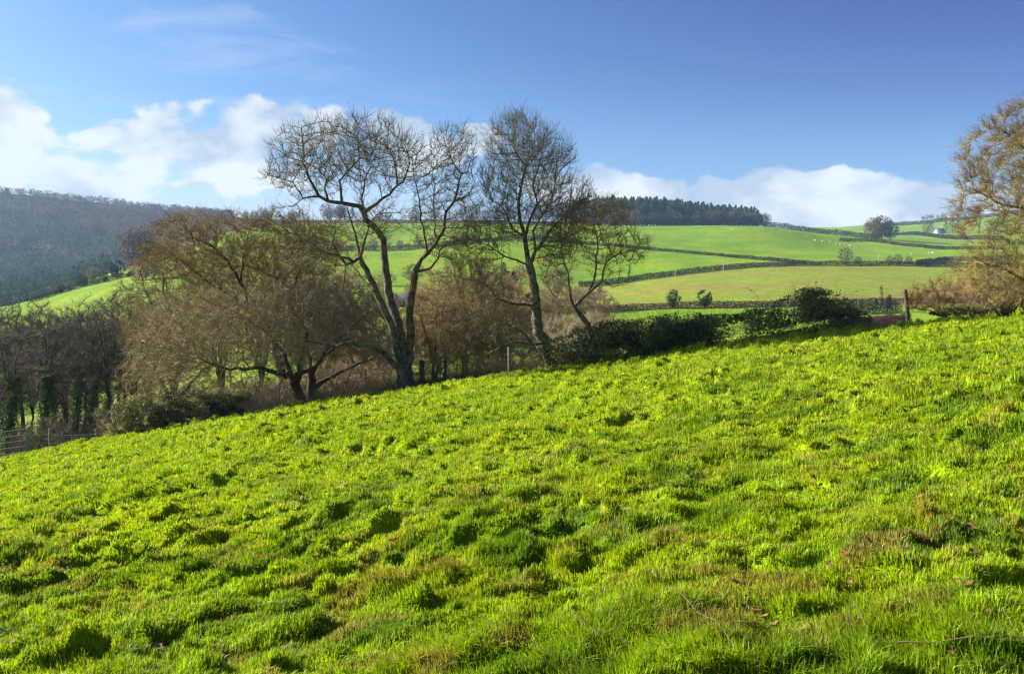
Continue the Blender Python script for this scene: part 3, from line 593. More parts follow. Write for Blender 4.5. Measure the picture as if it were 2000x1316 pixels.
# ---------------------------------------------------------------- leaf cards
def cards(r, P, size, col, var=.35, ny=None):
    n = len(P); a = nrm(r.normal(0, 1, (n, 3))); b = nrm(np.cross(a, r.normal(0, 1, (n, 3)))); s = (size * r.uniform(.6, 1.4, n))[:, None]
    V = np.stack([P - a * s * .5, P + b * s * .36, P + a * s * .5, P - b * s * .36], 1).reshape(-1, 3)
    q = np.arange(n)[:, None] * 4 + np.arange(4)
    col = np.asarray(col, float); c = np.broadcast_to(col, (n, 3)) * r.uniform(1 - var, 1 + var, (n, 1))
    return V, q, np.repeat(c, 4, 0)
def clumpy(r, P, sc, seed, cut=.42):
    k = fbm(P[:, 0] * sc + P[:, 1] * .7 * sc, P[:, 2] * sc * 1.3 + P[:, 1] * .4 * sc, seed, 3); return P[k > cut]
def bramble(seed, ells, n, label, col=(.05, .085, .018), col2=(.15, .18, .04), canes=60, arch=0.8, size=.085):
    r = rng(seed); P = esample(r, ells, int(n * 1.7)); P = clumpy(r, P, 1.6, seed, .47)[:n]
    # rest on the ground
    px = 1000 + F * P[:, 0] / P[:, 1]; gz = np.where(P[:, 1] < De(px) + 1, near_base(P[:, 0], P[:, 1]), ground(px, P[:, 1])); P = P[P[:, 2] > gz - .05]
    t = fbm(P[:, 0] * 1.1, P[:, 2] * 1.5, seed + 3, 3)[:, None]; t = sstep(t, .45, .65); c = np.array(col) * (1 - t) + np.array(col2) * t
    e0 = ells[0]; base = P.mean(0); zb = float(near_base(np.array([base[0]]), np.array([base[1]]))[0]); base[2] = zb
    root = empty('bramble_bush', tuple(base))
    V, q, cc = cards(r, P, size, c); mesh('leaves', V - base, q, mat=m_leaf, col=cc, parent=root)
    O = P[r.choice(len(P), canes)]; O[:, 2] -= .3
    d = nrm(np.stack([r.normal(0, .6, canes), r.normal(0, .5, canes), r.uniform(.5, 1.2, canes)], -1))
    pos = [O]; Ls = r.uniform(.5, 1.3, canes) * arch
    for k in range(8):
        d = nrm(d + np.array([0, 0, -.17])); pos.append(pos[-1] + d * (Ls / 8)[:, None])
    A = np.stack(pos, 1).reshape(-1, 3); par = np.arange(len(A)) - 1; par[::9] = -1
    inner = esample(r, ells, 900); P1, p1, R1 = shoots(r, inner, r.normal(0, 1, inner.shape) + np.array([0, 0, .6]), np.full(900, .6), np.full(900, .007), 4)
    parts = [tubes(A, par, np.full(len(A), .006), 3), tubes(P1, p1, R1, 3)]
    V, q = joinm(parts); mesh('stems', V - base, q, mat=m_twigbrown, parent=root)
    k = r.choice(len(A), canes * 7); V, q, cc = cards(r, A[k] + r.normal(0, .02, (len(k), 3)), size * .8, np.array(col)); mesh('cane_leaves', V - base, q, mat=m_leaf, col=cc, parent=root)
    return tag(root, label, 'bramble')
bramble(101, [(1590, 622, 92, 56, 31.2, .9), (1530, 640, 80, 46, 31.4, .9), (1650, 640, 60, 40, 31, .8), (1590, 590, 50, 30, 31.2, .5)], 17000, 'tall dark bramble mound with arching canes, biggest in the hedge line', canes=110, arch=1.3)
bramble(102, [(1410, 656, 110, 44, 31.8, .8), (1340, 655, 90, 46, 32, .8), (1480, 645, 70, 44, 31.5, .8)], 18000, 'long bramble hedge left of the tall bramble mound, fields seen above it', canes=60)
bramble(103, [(1210, 672, 110, 50, 32.2, .8), (1120, 692, 90, 36, 32.6, .8), (1280, 662, 70, 46, 32.2, .8)], 18000, 'dark leafy brambles around the foot of the low spreading tree', canes=50)
bramble(104, [(290, 822, 84, 54, 34.4, .9), (355, 810, 84, 50, 34.6, .9), (245, 848, 46, 34, 34.2, .6), (430, 808, 74, 40, 34.6, .8)], 24000, 'rounded olive green bramble mound at the left field edge beside the gate', col=(.12, .13, .04), col2=(.28, .25, .09), canes=80, arch=.8)
bramble(105, [(510, 796, 90, 30, 34.8, .6), (450, 800, 60, 30, 34.8, .6)], 7000, 'low dark brambles beneath the reddish thorn trunk', col=(.045, .055, .02), col2=(.10, .10, .04), canes=40)
bramble(106, [(1720, 655, 60, 14, 29.9, .5), (1670, 662, 60, 20, 30.6, .6)], 3500, 'low tail of brambles between the tall mound and the leaning post', canes=25, arch=.5)
bramble(107, [(1930, 610, 120, 13, 28.9, .5), (2060, 600, 110, 18, 28.4, .6)], 4500, 'low dark brambles along the field edge under the golden tree', canes=20, arch=.5, col=(.05, .06, .02))
# dead stems and rough growth behind the field edge
m_rough = mat('dead_growth', attr=True, var=.25, scale=3, rough=.9, transl=.2)
r = rng(120); n = 19000; px = r.uniform(400, 1180, n); D = De(px) + .4 + r.random(n) ** 1.3 * 3.2; x = (px - 1000) / F * D; z = ground(px, D) - .05; z = np.maximum(z, near_base(x, D) - .5)
O = np.stack([x, D, z], -1); P1, p1, R1 = shoots(r, O, r.normal(0, .25, (n, 3)) + np.array([0, 0, 1.]), r.uniform(.3, 1.3, n) * (.4 + 1.1 * vnoise(x * .8, D, 9)), np.full(n, .006), 4, .2, .1)
V, q = tubes(P1, p1, R1, 3); c = np.repeat(np.where(r.random(n)[:, None] < .6, np.array([.24, .165, .11]), np.array([.19, .18, .08])), 24, 0)
tag(mesh('rough_growth', V, q, mat=m_rough, col=c), 'brown dead stems and rough growth along the fence below the trees', 'undergrowth', kind='stuff')
# ---------------------------------------------------------------- generic bare trees for the middle distance
def local_tree(name, seed, H, W_, trunkh, nat, ntw, bm, tm, L1=.6, rad=.012, ivy=0, r0=.2, up=.1, forks=4, low=.3, kill=.6):
    r = rng(seed); T = Tree(); T.limb([(0, 0, -.6), (r.normal(0, .1), r.normal(0, .1), trunkh * .5), (r.normal(0, .25), r.normal(0, .25), trunkh)], r0, r0 * .65, None, r, seg=.5)
    top = len(T.p) - 1
    for k in range(forks):
        a = k / forks * 2 * np.pi + r.normal(0, .4); s = r.uniform(.25, .6) * W_
        T.limb([(math.cos(a) * s * .4, math.sin(a) * s * .4, trunkh + (H - trunkh) * .3), (math.cos(a) * s, math.sin(a) * s, trunkh + (H - trunkh) * r.uniform(.5, .85))], r0 * .45, .03, top - r.integers(0, max(1, top // 3)), r, seg=.5)
    d = nrm(r.normal(0, 1, (nat, 3))) * (r.random(nat) ** (1 / 2.3))[:, None]
    zc = (H + low * H) / 2; A = d * np.array([W_, W_, (H - low * H) / 2]) + np.array([0, 0, zc])
    T.colonise(A, step=.4, infl=4, kill=kill, rnd=r, jit=.28, rtip=rad * 1.1, bias=(0, 0, .12), iters=60)
    root = empty(name); build_tree(name, T, bm, tm, seed + 1, int(ntw), L1=L1, rad=rad, up=up, thin=.06, lvl2=2, parent=root)
    if ivy:
        P = T.P[:T.n0]; P = P[(P[:, 2] < H * .62)]; P = P[r.choice(len(P), ivy)] + r.normal(0, .22, (ivy, 3)) * np.array([1, 1, 1.4]); P = P[P[:, 2] > 0]
        V, q, c = cards(r, P, .17, (.075, .14, .018)); mesh('ivy', V, q, mat=m_ivy, col=c, parent=root)
    return root
USED = set()
def place(src, px, D, sc=1.0, rz=0.0, label=None, cat='tree', group=None, dz=0.0, sz=None):
    o = src if src.name not in USED else copy_tree(src)
    USED.add(o.name); USED.add(src.name)
    o.location = at(px, D, dz); o.scale = (sc, sc, sz or sc); o.rotation_euler = (0, 0, rz); tag(o, label, cat, group); return o
r = rng(200)
W1 = local_tree('ivy_clad_tree', 201, 13, 3.0, 7.5, 420, 2600, m_barkdark, m_twigdark, ivy=6500, r0=.22)
W2 = local_tree('ivy_clad_tree', 205, 12, 2.6, 7.0, 380, 2400, m_barkdark, m_twigdark, ivy=3500, r0=.18, forks=3)
W3 = local_tree('woodland_tree', 209, 14, 3.4, 6.5, 480, 3000, m_barkdark, m_twigdark, r0=.2)
W4 = local_tree('woodland_tree', 213, 11, 2.8, 4.5, 420, 3000, m_barkdark, m_twigdark, r0=.14, forks=5)
front = [(W1, 90, 60, .92, 'ivy covered tree with a forked dark trunk, behind the metal gate'), (W1, 152, 62, .88, 'tree thick with bright green ivy, second ivy tree from the left'),
         (W2, 178, 58, .9, 'slim ivy clad tree beside the thickly ivied one at the left'), (W3, 215, 57, .84, 'straight dark bare trunk at the right side of the left hand wood'),
         (W1, 20, 55, .85, 'dark ivy clad tree at the extreme left edge'), (W4, 262, 60, .9, 'thin multi-branched dark tree beside the olive thorn tree'), (W4, -40, 58, .9, 'dark multi-branched tree just past the left edge of the wood')]
for s_, px, D, sc, lb in front: place(s_, px, D, sc, r.uniform(0, 6.3), lb, 'tree', 'trees of the left hand wood')
for k in range(34):
    px = -260 + k * 18 + r.uniform(-8, 8); D = r.uniform(66, 96)
    s_ = [W1, W2, W3, W4, W3][k % 5]
    Htop = np.interp(px, [-260, 0, 120, 250, 340], [600, 600, 585, 560, 600]) + r.uniform(-12, 40); z0 = at(px, D)[2]; H = (HZ - Htop) / F * D - z0
    place(s_, px, D, max(.45, H / 13.2), r.uniform(0, 6.3), 'one of the crowded dark bare trees deeper in the left hand wood', 'tree', 'trees deeper in the left wood')
W5 = local_tree('olive_tree', 241, 12, 3.6, 3.0, 750, 5000, m_barkdark, m_twigolive, L1=.5, rad=.011, low=.25, r0=.2, forks=6, kill=.42)
for px, D, top, lb in ((345, 54, 452, 'olive bare tree with its crown against the left ridge'), (425, 57, 440, 'olive bare tree behind the sweeping limbs of the broad tree'), (505, 52, 445, 'olive bare tree rising over the brown thorn trees'),
                       (580, 58, 440, 'olive bare tree left of the twisting stems, its top below the skyline'), (648, 55, 470, 'olive bare tree seen through the left stem of the tallest tree'), (915, 56, 470, 'olive bare tree filling the gap between the two tall trees'), (985, 60, 500, 'lower olive bare tree just left of the leaning trunk'), (855, 60, 500, 'olive bare tree seen behind the right stem of the tallest tree')):
    H = (HZ - top) / F * D - at(px, D)[2]; place(W5, px, D, H / 12.3, r.uniform(0, 6.3), lb, 'tree', 'olive trees behind the thorn trees')
# brown scrub and small trees in the valley between the trunks
B1 = local_tree('bare_bush', 221, 4.2, 2.4, .8, 420, 2600, m_barkdark, m_twigbrown, L1=.45, rad=.008, low=.08, r0=.1, forks=6, kill=.45)
B2 = local_tree('bare_bush', 225, 3.4, 2.8, .6, 420, 2600, m_barkdark, m_twigolive, L1=.45, rad=.008, low=.05, r0=.1, forks=6, kill=.45)
B3 = local_tree('small_bare_tree', 229, 6.0, 2.6, 1.8, 420, 3800, m_barkdark, m_twigolive, L1=.5, rad=.010, low=.25, r0=.12, forks=5, kill=.5)
bl = [(B3, 905, 46, .95, 'small olive twigged tree with a slim dark trunk between the two tall trees'), (B3, 848, 44, 1.0, 'small bare tree close behind the right stem of the tallest tree'),
      (B2, 960, 52, .8, 'low olive bush between the two tall trees, behind the white post'), (B1, 1110, 42, .8, 'brown bush behind the foot of the leaning trunk'),
      (B1, 1010, 60, .9, 'brown bush in the dip beyond the white post'), (B2, 1190, 48, .75, 'olive bush behind the low spreading tree'), (B1, 1265, 44, .55, 'small brown bush showing above the bramble hedge'),
      (B3, 872, 50, 1.2, 'taller olive tree behind the right stem of the tallest tree'), (B3, 935, 48, 1.2, 'spreading olive brown tree midway between the two tall trees'), (B3, 985, 53, 1.25, 'olive brown tree just left of the leaning trunk'), (B3, 690, 46, 1.15, 'small brown tree seen left of the twisting stems'), (B3, 640, 50, 1.15, 'small brown tree standing above the long low limb of the tallest tree'), (B1, 1075, 50, 1.0, 'brown bush right of the leaning trunk'), (B1, 730, 46, .9, 'brown bush glimpsed between the stems of the tallest tree'), (B2, 660, 43, .7, 'low bush behind the thin pale post')]
for s_, px, D, sc, lb in bl: place(s_, px, D, sc, r.uniform(0, 6.3), lb, 'bush' if s_ is not B3 else 'tree')
for k in range(46):
    px = 560 + k * 14 + r.uniform(-10, 10); D = r.uniform(75, 150)
    place([B1, B2, B3][k % 3], px, D, r.uniform(.8, 1.3), r.uniform(0, 6.3), 'one of the brown bushes filling the valley floor behind the tall trees', 'bush', 'valley scrub behind the tall trees')
for k in range(15):
    px = 400 + k * 26 + r.uniform(-8, 8); place([B1, B2][k % 2], px, r.uniform(38.5, 44), r.uniform(.45, .75), r.uniform(0, 6.3), 'one of the low brown bushes between the thorn trunks and the tallest tree', 'bush', 'low bushes along the fence under the thorn trees')
B4 = local_tree('dark_bush', 233, 4.0, 2.4, .6, 420, 3600, m_barkdark, m_twigdark, L1=.5, rad=.010, low=.04, r0=.1, forks=6, kill=.45)
for k in range(40):
    px = -330 + k * 19.5 + r.uniform(-10, 10); D = r.uniform(54, 110)
    if k % 6 == 2: D = 48 + r.uniform(0, 5)
    place([B4, B1, B4, B2][k % 4], px, D, r.uniform(.55, 1.1) * (.6 if D < 54 else 1), r.uniform(0, 6.3), 'one of the tangled dark bushes under the trees of the left hand wood', 'bush', 'undergrowth bushes in the left hand wood')
for k in range(26):
    px = 560 + k * 24 + r.uniform(-10, 10); D = r.uniform(160, 280)
    if 830 < px < 930: continue
    place([B1, B3, B2][k % 3], px, D, r.uniform(1.0, 1.8), r.uniform(0, 6.3), 'one of the distant bushes at the foot of the far hillside', 'bush', 'bushes at the foot of the far hillside')
# ---------------------------------------------------------------- conifers and round trees (light, for distance)
m_con = mat('conifer_needles', attr=True, var=.3, scale=1, rough=.9)
m_farwood = mat('far_wood', attr=True, var=.3, scale=.02, rough=.95, transl=.5)
def tris_cloud(r, P, size, col, var=.3):
    n = len(P); T3 = P[:, None] + r.normal(0, 1, (n, 3, 3)) * (np.asarray(size) * np.ones(n))[:, None, None] * .6
    c = np.broadcast_to(np.asarray(col, float), (n, 3)) * r.uniform(1 - var, 1 + var, (n, 1))
    return T3.reshape(-1, 3), np.arange(n * 3).reshape(-1, 3), np.repeat(c, 3, 0)
def conifer(seed, n=420, col=(.045, .080, .038)):
    r = rng(seed); h = r.random(n) ** .8; z = .04 + h * .96; rad = (1 - h) ** .8 * .27 * (.75 + .3 * (np.sin(z * 60) > 0)) * r.uniform(.5, 1, n); a = r.uniform(0, 6.283, n)
    P = np.stack([np.cos(a) * rad, np.sin(a) * rad, z], -1); V, t, c = tris_cloud(r, P, .04, col)
    root = empty('conifer'); mesh('crown', V, tris=t, mat=m_con, col=c, parent=root)
    Pp = np.array([[0, 0, -.05], [0, 0, .5], [0, 0, .97]]); V, q = tubes(Pp, np.array([-1, 0, 1]), np.array([.018, .012, .003]), 6); mesh('trunk', V, q, mat=m_barkdark, parent=root)
    return root
def roundtree(seed, n=1500, col=(.09, .065, .05), name='round_tree', twigs=True, leaf=.036, flat=.47):
    r = rng(seed); d = nrm(r.normal(0, 1, (n, 3))) * (r.random(n) ** (1 / 3.5))[:, None]
    P = d * np.array([.42, .42, flat]) + np.array([0, 0, 1 - flat - .02]); k = fbm(P[:, 0] * 6, P[:, 2] * 6 + P[:, 1] * 4, seed, 3); P = P[k > (.47 if name == 'evergreen_bush' else .38)]
    V, t, c = tris_cloud(r, P, leaf, col); root = empty(name); mesh('crown', V, tris=t, mat=m_farwood, col=c, parent=root)
    T = Tree(); T.limb([(0, 0, -.05), (0, 0, .22)], .03, .02, None, r, seg=.06); tp = len(T.p) - 1
    for k in range(7):
        a = r.uniform(0, 6.28); s = r.uniform(.1, .3); T.limb([(math.cos(a) * s * .5, math.sin(a) * s * .5, .45), (math.cos(a) * s, math.sin(a) * s, r.uniform(.6, .85))], .012, .003, tp, r, seg=.08)
    V, q = tubes(np.array(T.p), np.array(T.par), np.array(T.r), 5); mesh('trunk', V, q, mat=m_barkdark, parent=root)
    return root
CN = [conifer(301), conifer(302, col=(.055, .095, .042)), conifer(303, col=(.038, .068, .036))]
RT = [roundtree(311), roundtree(312, col=(.14, .085, .065)), roundtree(313, col=(.12, .10, .06)), roundtree(314, n=2200, col=(.15, .105, .06), leaf=.036)]
r = rng(320); k = 0
for row in range(4):
    for px in np.arange(1120, 1492, 6.9):
        px_ = px + r.uniform(-3.4, 3.4); D = 712 + row * 13 + r.uniform(-5, 5)
        if px_ > 1492 - row * 3: continue
        top = np.interp(px_, [1100, 1180, 1260, 1350, 1430, 1480, 1495], [396, 388, 388, 396, 404, 410, 424]) + r.normal(1, 2.2) + row * -1.0
        z0 = at(px_, D)[2]; H = (HZ - top) / F * D - z0
        place(CN[k % 3], px_, D, max(6., H), r.uniform(0, 6.3), 'one of the dark green conifers of the wood on the hilltop', 'conifer', 'conifers of the hilltop wood'); k += 1
k = 0
for px in np.arange(1150, 1500, 7.5):
    if 1232 < px < 1256: continue
    px_ = px + r.uniform(-4, 4); D = 700 + r.uniform(-4, 4); place(RT[[0, 0, 1, 0, 2][k % 5]], px_, D, r.uniform(9, 15), r.uniform(0, 6.3), 'one of the purplish bare trees edging the hilltop conifer wood', 'tree', 'bare trees edging the hilltop wood'); k += 1
place(RT[2], 1242, 690, 15, 1, 'pale rounded bare tree standing in front of the hilltop wood', 'tree')
for px, D, H, j in ((905, 740, 14, 0), (925, 735, 16, 0), (945, 735, 12, 1), (965, 730, 17, 0), (985, 735, 20, 0), (1005, 735, 19, 0), (1025, 730, 16, 1), (1042, 735, 20, 0), (1060, 735, 22, 0), (1080, 730, 21, 0), (1098, 735, 24, 0), (1115, 735, 22, 1), (1132, 730, 24, 0)):
    place(RT[j], px, D, H, r.uniform(0, 6), 'one of the dark bare trees on the skyline seen through the two tall trees', 'tree', 'skyline trees behind the tall trees')
for k_, px in enumerate([400, 409, 418, 440, 452, 483, 490, 497, 512, 520, 566, 574, 585, 640, 648, 660, 668, 676, 690, 740, 760, 812, 820, 855, 880]):
    D = 800 if px > 520 else 900
    place(RT[k_ % 3 if k_ % 4 else 0] if k_ % 6 else CN[0], px + r.uniform(-5, 5), D + r.uniform(-8, 8), r.uniform(6, 15) + (6 if 470 < px < 560 or 620 < px < 720 else 0), r.uniform(0, 6), 'one of the small trees dotting the skyline left of the tallest tree', 'tree', 'trees dotting the left skyline')
# named trees in the right hand fields
place(RT[3], 1705, 628, 17.5, 1, 'left one of three round bare trees massed on the right skyline', 'tree')
place(RT[3], 1722, 632, 20, 2, 'middle and tallest of three round bare trees massed on the right skyline', 'tree')
place(RT[3], 1739, 628, 15.5, 3, 'right one of three round bare trees massed on the right skyline', 'tree')
place(RT[2], 1652, 350, 8.2, 1, 'pale fan shaped bare tree standing in the thick dark hedge', 'tree')
place(RT[0], 1676, 349, 4.2, 1, 'small round bush beside the pale fan shaped tree in the dark hedge', 'bush')
for px, H in ((1738, 4.4), (1754, 5.2), (1775, 4.4)): place(RT[0], px, 349, H, px, 'one of three brown bushes swelling out of the dark hedge towards the right', 'bush', 'brown bushes in the dark hedge')
EV = [roundtree(331, 2400, (.022, .038, .014), 'evergreen_bush', leaf=.05)]
place(EV[0], 1315, 191, 4.6, 0, 'left one of two dark round bushes in the low hedge', 'bush')
place(EV[0], 1376, 191, 4.4, 2, 'right one of two dark round bushes in the low hedge', 'bush')
place(RT[2], 1826, 885, 7, 0, 'small pale bush in front of the white farmhouse at far right', 'bush')
place(RT[1], 1812, 900, 16, 0, 'reddish bare tree beside the small white farmhouse at far right', 'tree')
for px, H in ((1848, 17), (1860, 21), (1872, 19)): place(CN[1], px, 880, H, 0, 'one of three dark conifers right of the small white farmhouse', 'conifer', 'conifers by the white farmhouse')
for k_, (px, H) in enumerate(((1803, 9), (1811, 11), (1820, 10), (1832, 8), (1842, 11), (1860, 16), (1872, 18), (1884, 19), (1897, 20), (1912, 20))):
    place(RT[k_ % 2], px, 1590, H * 1.1, k_, 'one of the far trees lining the high right skyline', 'tree', 'trees on the high right skyline')
for k_ in range(26):
    px = 560 + k_ * 22 + r.uniform(-8, 8); D = float(np.interp(px, [500, 620, 740, 860, 1000, 1110], [455, 440, 445, 452, 480, 478])) - 3
    place(RT[[0, 1, 0, 2][k_ % 4]], px, D, r.uniform(3.5, 8.5), k_, 'one of the brown trees growing along the hedge across the hillside', 'tree', 'trees along the hillside hedge')
# spur on the left
for k_, (px, D, H, s_) in enumerate(((120, 314, 3.4, EV[0]), (136, 318, 4.2, RT[2]), (160, 322, 5.4, EV[0]), (183, 326, 7.5, RT[3]), (205, 330, 4.0, EV[0]))):
    place(s_, px, D, H, k_, 'one of the small bushes strung along the crest of the bright sloping field at left', 'bush', 'bushes along the crest of the left field')
place(EV[0], 228, 338, 8.5, 0, 'largest dark evergreen bush at the top of the bright sloping field at left', 'bush')
for px, D, H, j in ((258, 420, 20, 0), (270, 425, 23, 0), (284, 430, 20, 0)): place(RT[j], px, D, H, px, 'one of three tall grey brown trees rising behind the evergreen bush on the left field', 'tree', 'tall trees above the left field')
for px, H in ((272, 8), (285, 10), (298, 8), (312, 9)): place(RT[1], px, 305, H, px, 'one of the pale pinkish bare trees at the corner of the bright field at left', 'tree', 'pinkish trees at the corner of the left field')
for k_ in range(14):
    px = -40 + k_ * 11; place(RT[k_ % 2], px + r.uniform(-4, 4), 520 + r.uniform(-40, 30), r.uniform(8, 13), k_, 'one of the brown trees in the hollow beyond the bright field at left', 'tree', 'trees in the hollow beyond the left field')
# ---------------------------------------------------------------- hedges across the fields
m_hedge = mat('hedge_twigs', attr=True, var=.3, scale=.3, rough=.95, transl=.4)
for key, (pts, H, Wd, col, lb) in HEDGES.items():
    r = rng(400 + len(key) * 7 + int(H * 10)); P2 = np.array([((p - 1000) / F * d, d) for p, d in pts]); seg = np.linalg.norm(np.diff(P2, axis=0), axis=1); tot = seg.sum(); cum = np.concatenate([[0], np.cumsum(seg)])
    dm = P2[:, 1].mean(); sz = .06 + dm / 1900; n = int(min(45000, tot * H * 3.2 / (sz * sz * .8))); s = r.random(n) * tot
    x = np.interp(s, cum, P2[:, 0]); y = np.interp(s, cum, P2[:, 1]) ; hh = H * (.75 + .4 * fbm(s / 7, s * 0 + 3, 9, 3)); a = r.uniform(0, np.pi, n); rad = r.random(n) ** .35
    y = y + np.cos(a) * rad * Wd * .5; x = x + r.normal(0, .15, n); px = 1000 + F * x / y; z = ground(px, y) + np.sin(a) * rad * hh
    V, t, c = tris_cloud(r, np.stack([x, y, z], -1), sz, col, .2)
    c = c * np.repeat(.75 + .5 * fbm(s / 4, s * 0, 12, 2), 3)[:, None]
    o = mesh('hedge', V, tris=t, mat=m_hedge, col=c); tag(o, lb, 'hedge')
# ---------------------------------------------------------------- hanging woods on the left ridge
r = rng(500); n = 11500; px = r.uniform(-520, 450, n); D = 450 * (1560 / 450) ** (r.random(n) ** .7)
keep = (px < 215) & (D > 450) | (px < 300) & (D > 800) | (D > 1000); px = px[keep]; D = D[keep]; n = len(px); gx_ = (px - 1000) / F * D
rowg = HZ - ground(px, D) / D * F
cz = fbm(gx_ / 130, D / 130, 71, 3); con = (rowg + (px - 60) * .28 * 0 > np.interp(px, [-500, 0, 60, 130, 210, 300], [380, 400, 405, 430, 470, 540]) + (cz - .5) * 50) & (px < 235)
K = 34; h = np.where(con, r.uniform(13, 21, n), r.uniform(8, 14, n)); w = np.where(con, h * .20, h * .42)
u1 = r.random((n, K)); a = r.uniform(0, 6.283, (n, K)); zf = np.where(con[:, None], u1, .04 + .96 * u1 ** .8); rf = np.where(con[:, None], (1 - u1) * 1.3, np.sqrt(np.maximum(0, 1 - (2 * u1 - 1) ** 2))) * r.uniform(.5, 1, (n, K))
P = np.stack([gx_[:, None] + np.cos(a) * rf * w[:, None], D[:, None] + np.sin(a) * rf * w[:, None], ground(px, D)[:, None] + zf * h[:, None]], -1).reshape(-1, 3)
pal = .8 * np.array([[.085, .06, .05], [.11, .07, .055], [.075, .065, .04], [.06, .05, .04]]); cc = pal[(vnoise(gx_ / 60, D / 60, 73) * 3.99).astype(int)] * r.uniform(.88, 1.12, (n, 1)); cc[con] = np.array([.020, .042, .028]) * r.uniform(.75, 1.3, (con.sum(), 1))
V, t, c = tris_cloud(r, P, np.repeat(np.where(con, 1.1, 1.3), K), np.repeat(cc, K, 0), .08)
tag(mesh('hillside_wood', V, tris=t, mat=m_farwood, col=c), 'hazy wood of bare trees and dark conifers covering the far left ridge', 'woodland', kind='stuff')
# ---------------------------------------------------------------- farm buildings
def prism(x0, x1, y0, y1, z0, z1): 
    V = np.array([[x, y, z] for z in (z0, z1) for x, y in ((x0, y0), (x1, y0), (x1, y1), (x0, y1))], float)
    return V, np.array([[0, 3, 2, 1], [4, 5, 6, 7], [0, 1, 5, 4], [1, 2, 6, 5], [2, 3, 7, 6], [3, 0, 4, 7]])
def barn(name, px, D, w, d, h, rise, rz, wallm, roofm, label, openings=(), chim=False):
    root = empty(name, at(px, D, -.2), rz)
    V, q = prism(-w / 2, w / 2, -d / 2, d / 2, -1.5, h); o = mesh('wall', V, q, mat=wallm, parent=root)
    g = np.array([[-w / 2, -d / 2, h], [-w / 2, d / 2, h], [-w / 2, 0, h + rise], [w / 2, -d / 2, h], [w / 2, d / 2, h], [w / 2, 0, h + rise]], float)
    mesh('gable', g + 0, tris=[[0, 2, 1], [3, 4, 5]], mat=wallm, parent=root)
    e = .35; t = .15; A = []
    for s in (-1, 1):
        k = rise / (d / 2); P0 = [(-w / 2 - e, s * (d / 2 + e), h - e * k + .05), (w / 2 + e, s * (d / 2 + e), h - e * k + .05), (w / 2 + e, 0, h + rise + .05), (-w / 2 - e, 0, h + rise + .05)]
        P1_ = [(a, b, c + t) for a, b, c in P0]; A.append((np.array(P0 + P1_), np.array([[0, 1, 2, 3], [7, 6, 5, 4], [0, 4, 5, 1], [1, 5, 6, 2], [2, 6, 7, 3], [3, 7, 4, 0]])))
    V, q = joinm(A); rf = mesh('roof', V, q, mat=roofm, parent=root)
    if chim: V, q = prism(w * .3, w * .3 + .8, -.35, .35, h + rise - .5, h + rise + 1.1); mesh('chimney', V, q, mat=wallm, parent=rf)
    for nm, x0, x1, z0, z1 in openings:
        V, q = prism(x0, x1, -d / 2 - .06, -d / 2 + .02, z0, z1); mesh(nm, V, q, mat=m_dark, parent=root)
    return tag(root, label, 'building')
m_dark = mat('opening', (.02, .02, .022), rough=.4); m_stone = mat('stone_wall', (.25, .22, .18), (.14, .12, .10), 2); m_white = mat('white_render', (.75, .74, .7), (.6, .6, .58), 1)
m_slate = mat('slate_roof', (.09, .10, .13), (.06, .065, .08), 3, .6); m_sheet = mat('pale_sheet_roof', (.55, .58, .6), (.38, .42, .45), 1.2, .45)
barn('barn', 880, 168, 6.4, 5, .9, .7, .12, m_stone, m_sheet, 'low shed with a pale sheet roof glinting between the two tall trees', [('door', -1.2, .6, 0, .8)])
barn('barn', 795, 205, 8, 6, 1.6, 1.7, -.1, m_stone, m_slate, 'dark slate roofed barn half hidden behind the right stem of the tallest tree', [('door', -2, .2, 0, 1.4), ('window', 1.5, 2.5, .6, 1.3)])
barn('barn', 1026, 190, 8, 6, 1.6, 1.7, .1, m_stone, m_slate, 'dark roofed farm building behind the leaning trunk', [('door', -2, .2, 0, 1.4), ('window', 1.5, 2.5, .6, 1.3)])
barn('farmhouse', 1835, 905, 9.6, 7, 2.9, 3.2, .2, m_white, m_slate, 'small white farmhouse among trees on the far right hillside', [('door', -1, .5, 0, 2.2), ('window', -4.6, -3.4, 1, 2.1), ('window', 3, 4.2, 1, 2.1)], True)
place(CN[2], 985, 150, 11, 1, 'dark conifer standing by the farm building behind the leaning trunk', 'conifer')
place(CN[2], 1003, 155, 9.5, 2, 'smaller dark conifer on the right of the farm conifer', 'conifer')
# ---------------------------------------------------------------- posts, gate, poles
m_post = mat('weathered_post', (.17, .145, .10), (.08, .07, .045), 12, .9, bump=.6, bscale=40); m_palepost = mat('pale_post', (.30, .28, .21), (.13, .13, .08), 10, .9, bump=.4, bscale=40)
m_mossy = mat('mossy_post', (.08, .10, .05), (.05, .05, .03), 10, .9, bump=.5, bscale=40); m_metal = mat('galvanised_metal', (.16, .17, .18), (.09, .10, .11), 8, .4)
m_wire = mat('wire', (.2, .2, .2), rough=.5)
def post(px, top, D, rad, m, label, lean=0.0, base=None):
    b = np.array(at(px, D)); z1 = (HZ - top) / F * D; H = z1 - b[2]
    Pp = np.array([[0, 0, -.4], [lean * H * .4, 0, H * .4], [lean * H, 0, H - .02], [lean * H, 0, H]]); V, q = tubes(Pp, np.array([-1, 0, 1, 2]), np.array([rad, rad, rad * .95, rad * .75]), 9)
    n = len(V); cap = np.arange(n - 9, n); V = np.concatenate([V, [[lean * H, 0, H + .005]]]); tr_ = [[cap[i], cap[(i + 1) % 9], n] for i in range(9)]
    o = mesh('fence_post', V, q, tr_, m); o.location = b; return tag(o, label, 'post')
post(1775, 565, 30.2, .075, m_post, 'leaning round wooden post standing alone right of the tall bramble mound', -.10)
post(824, 704, 35.0, .12, m_mossy, 'mossy green wooden post just right of the tallest tree trunk')
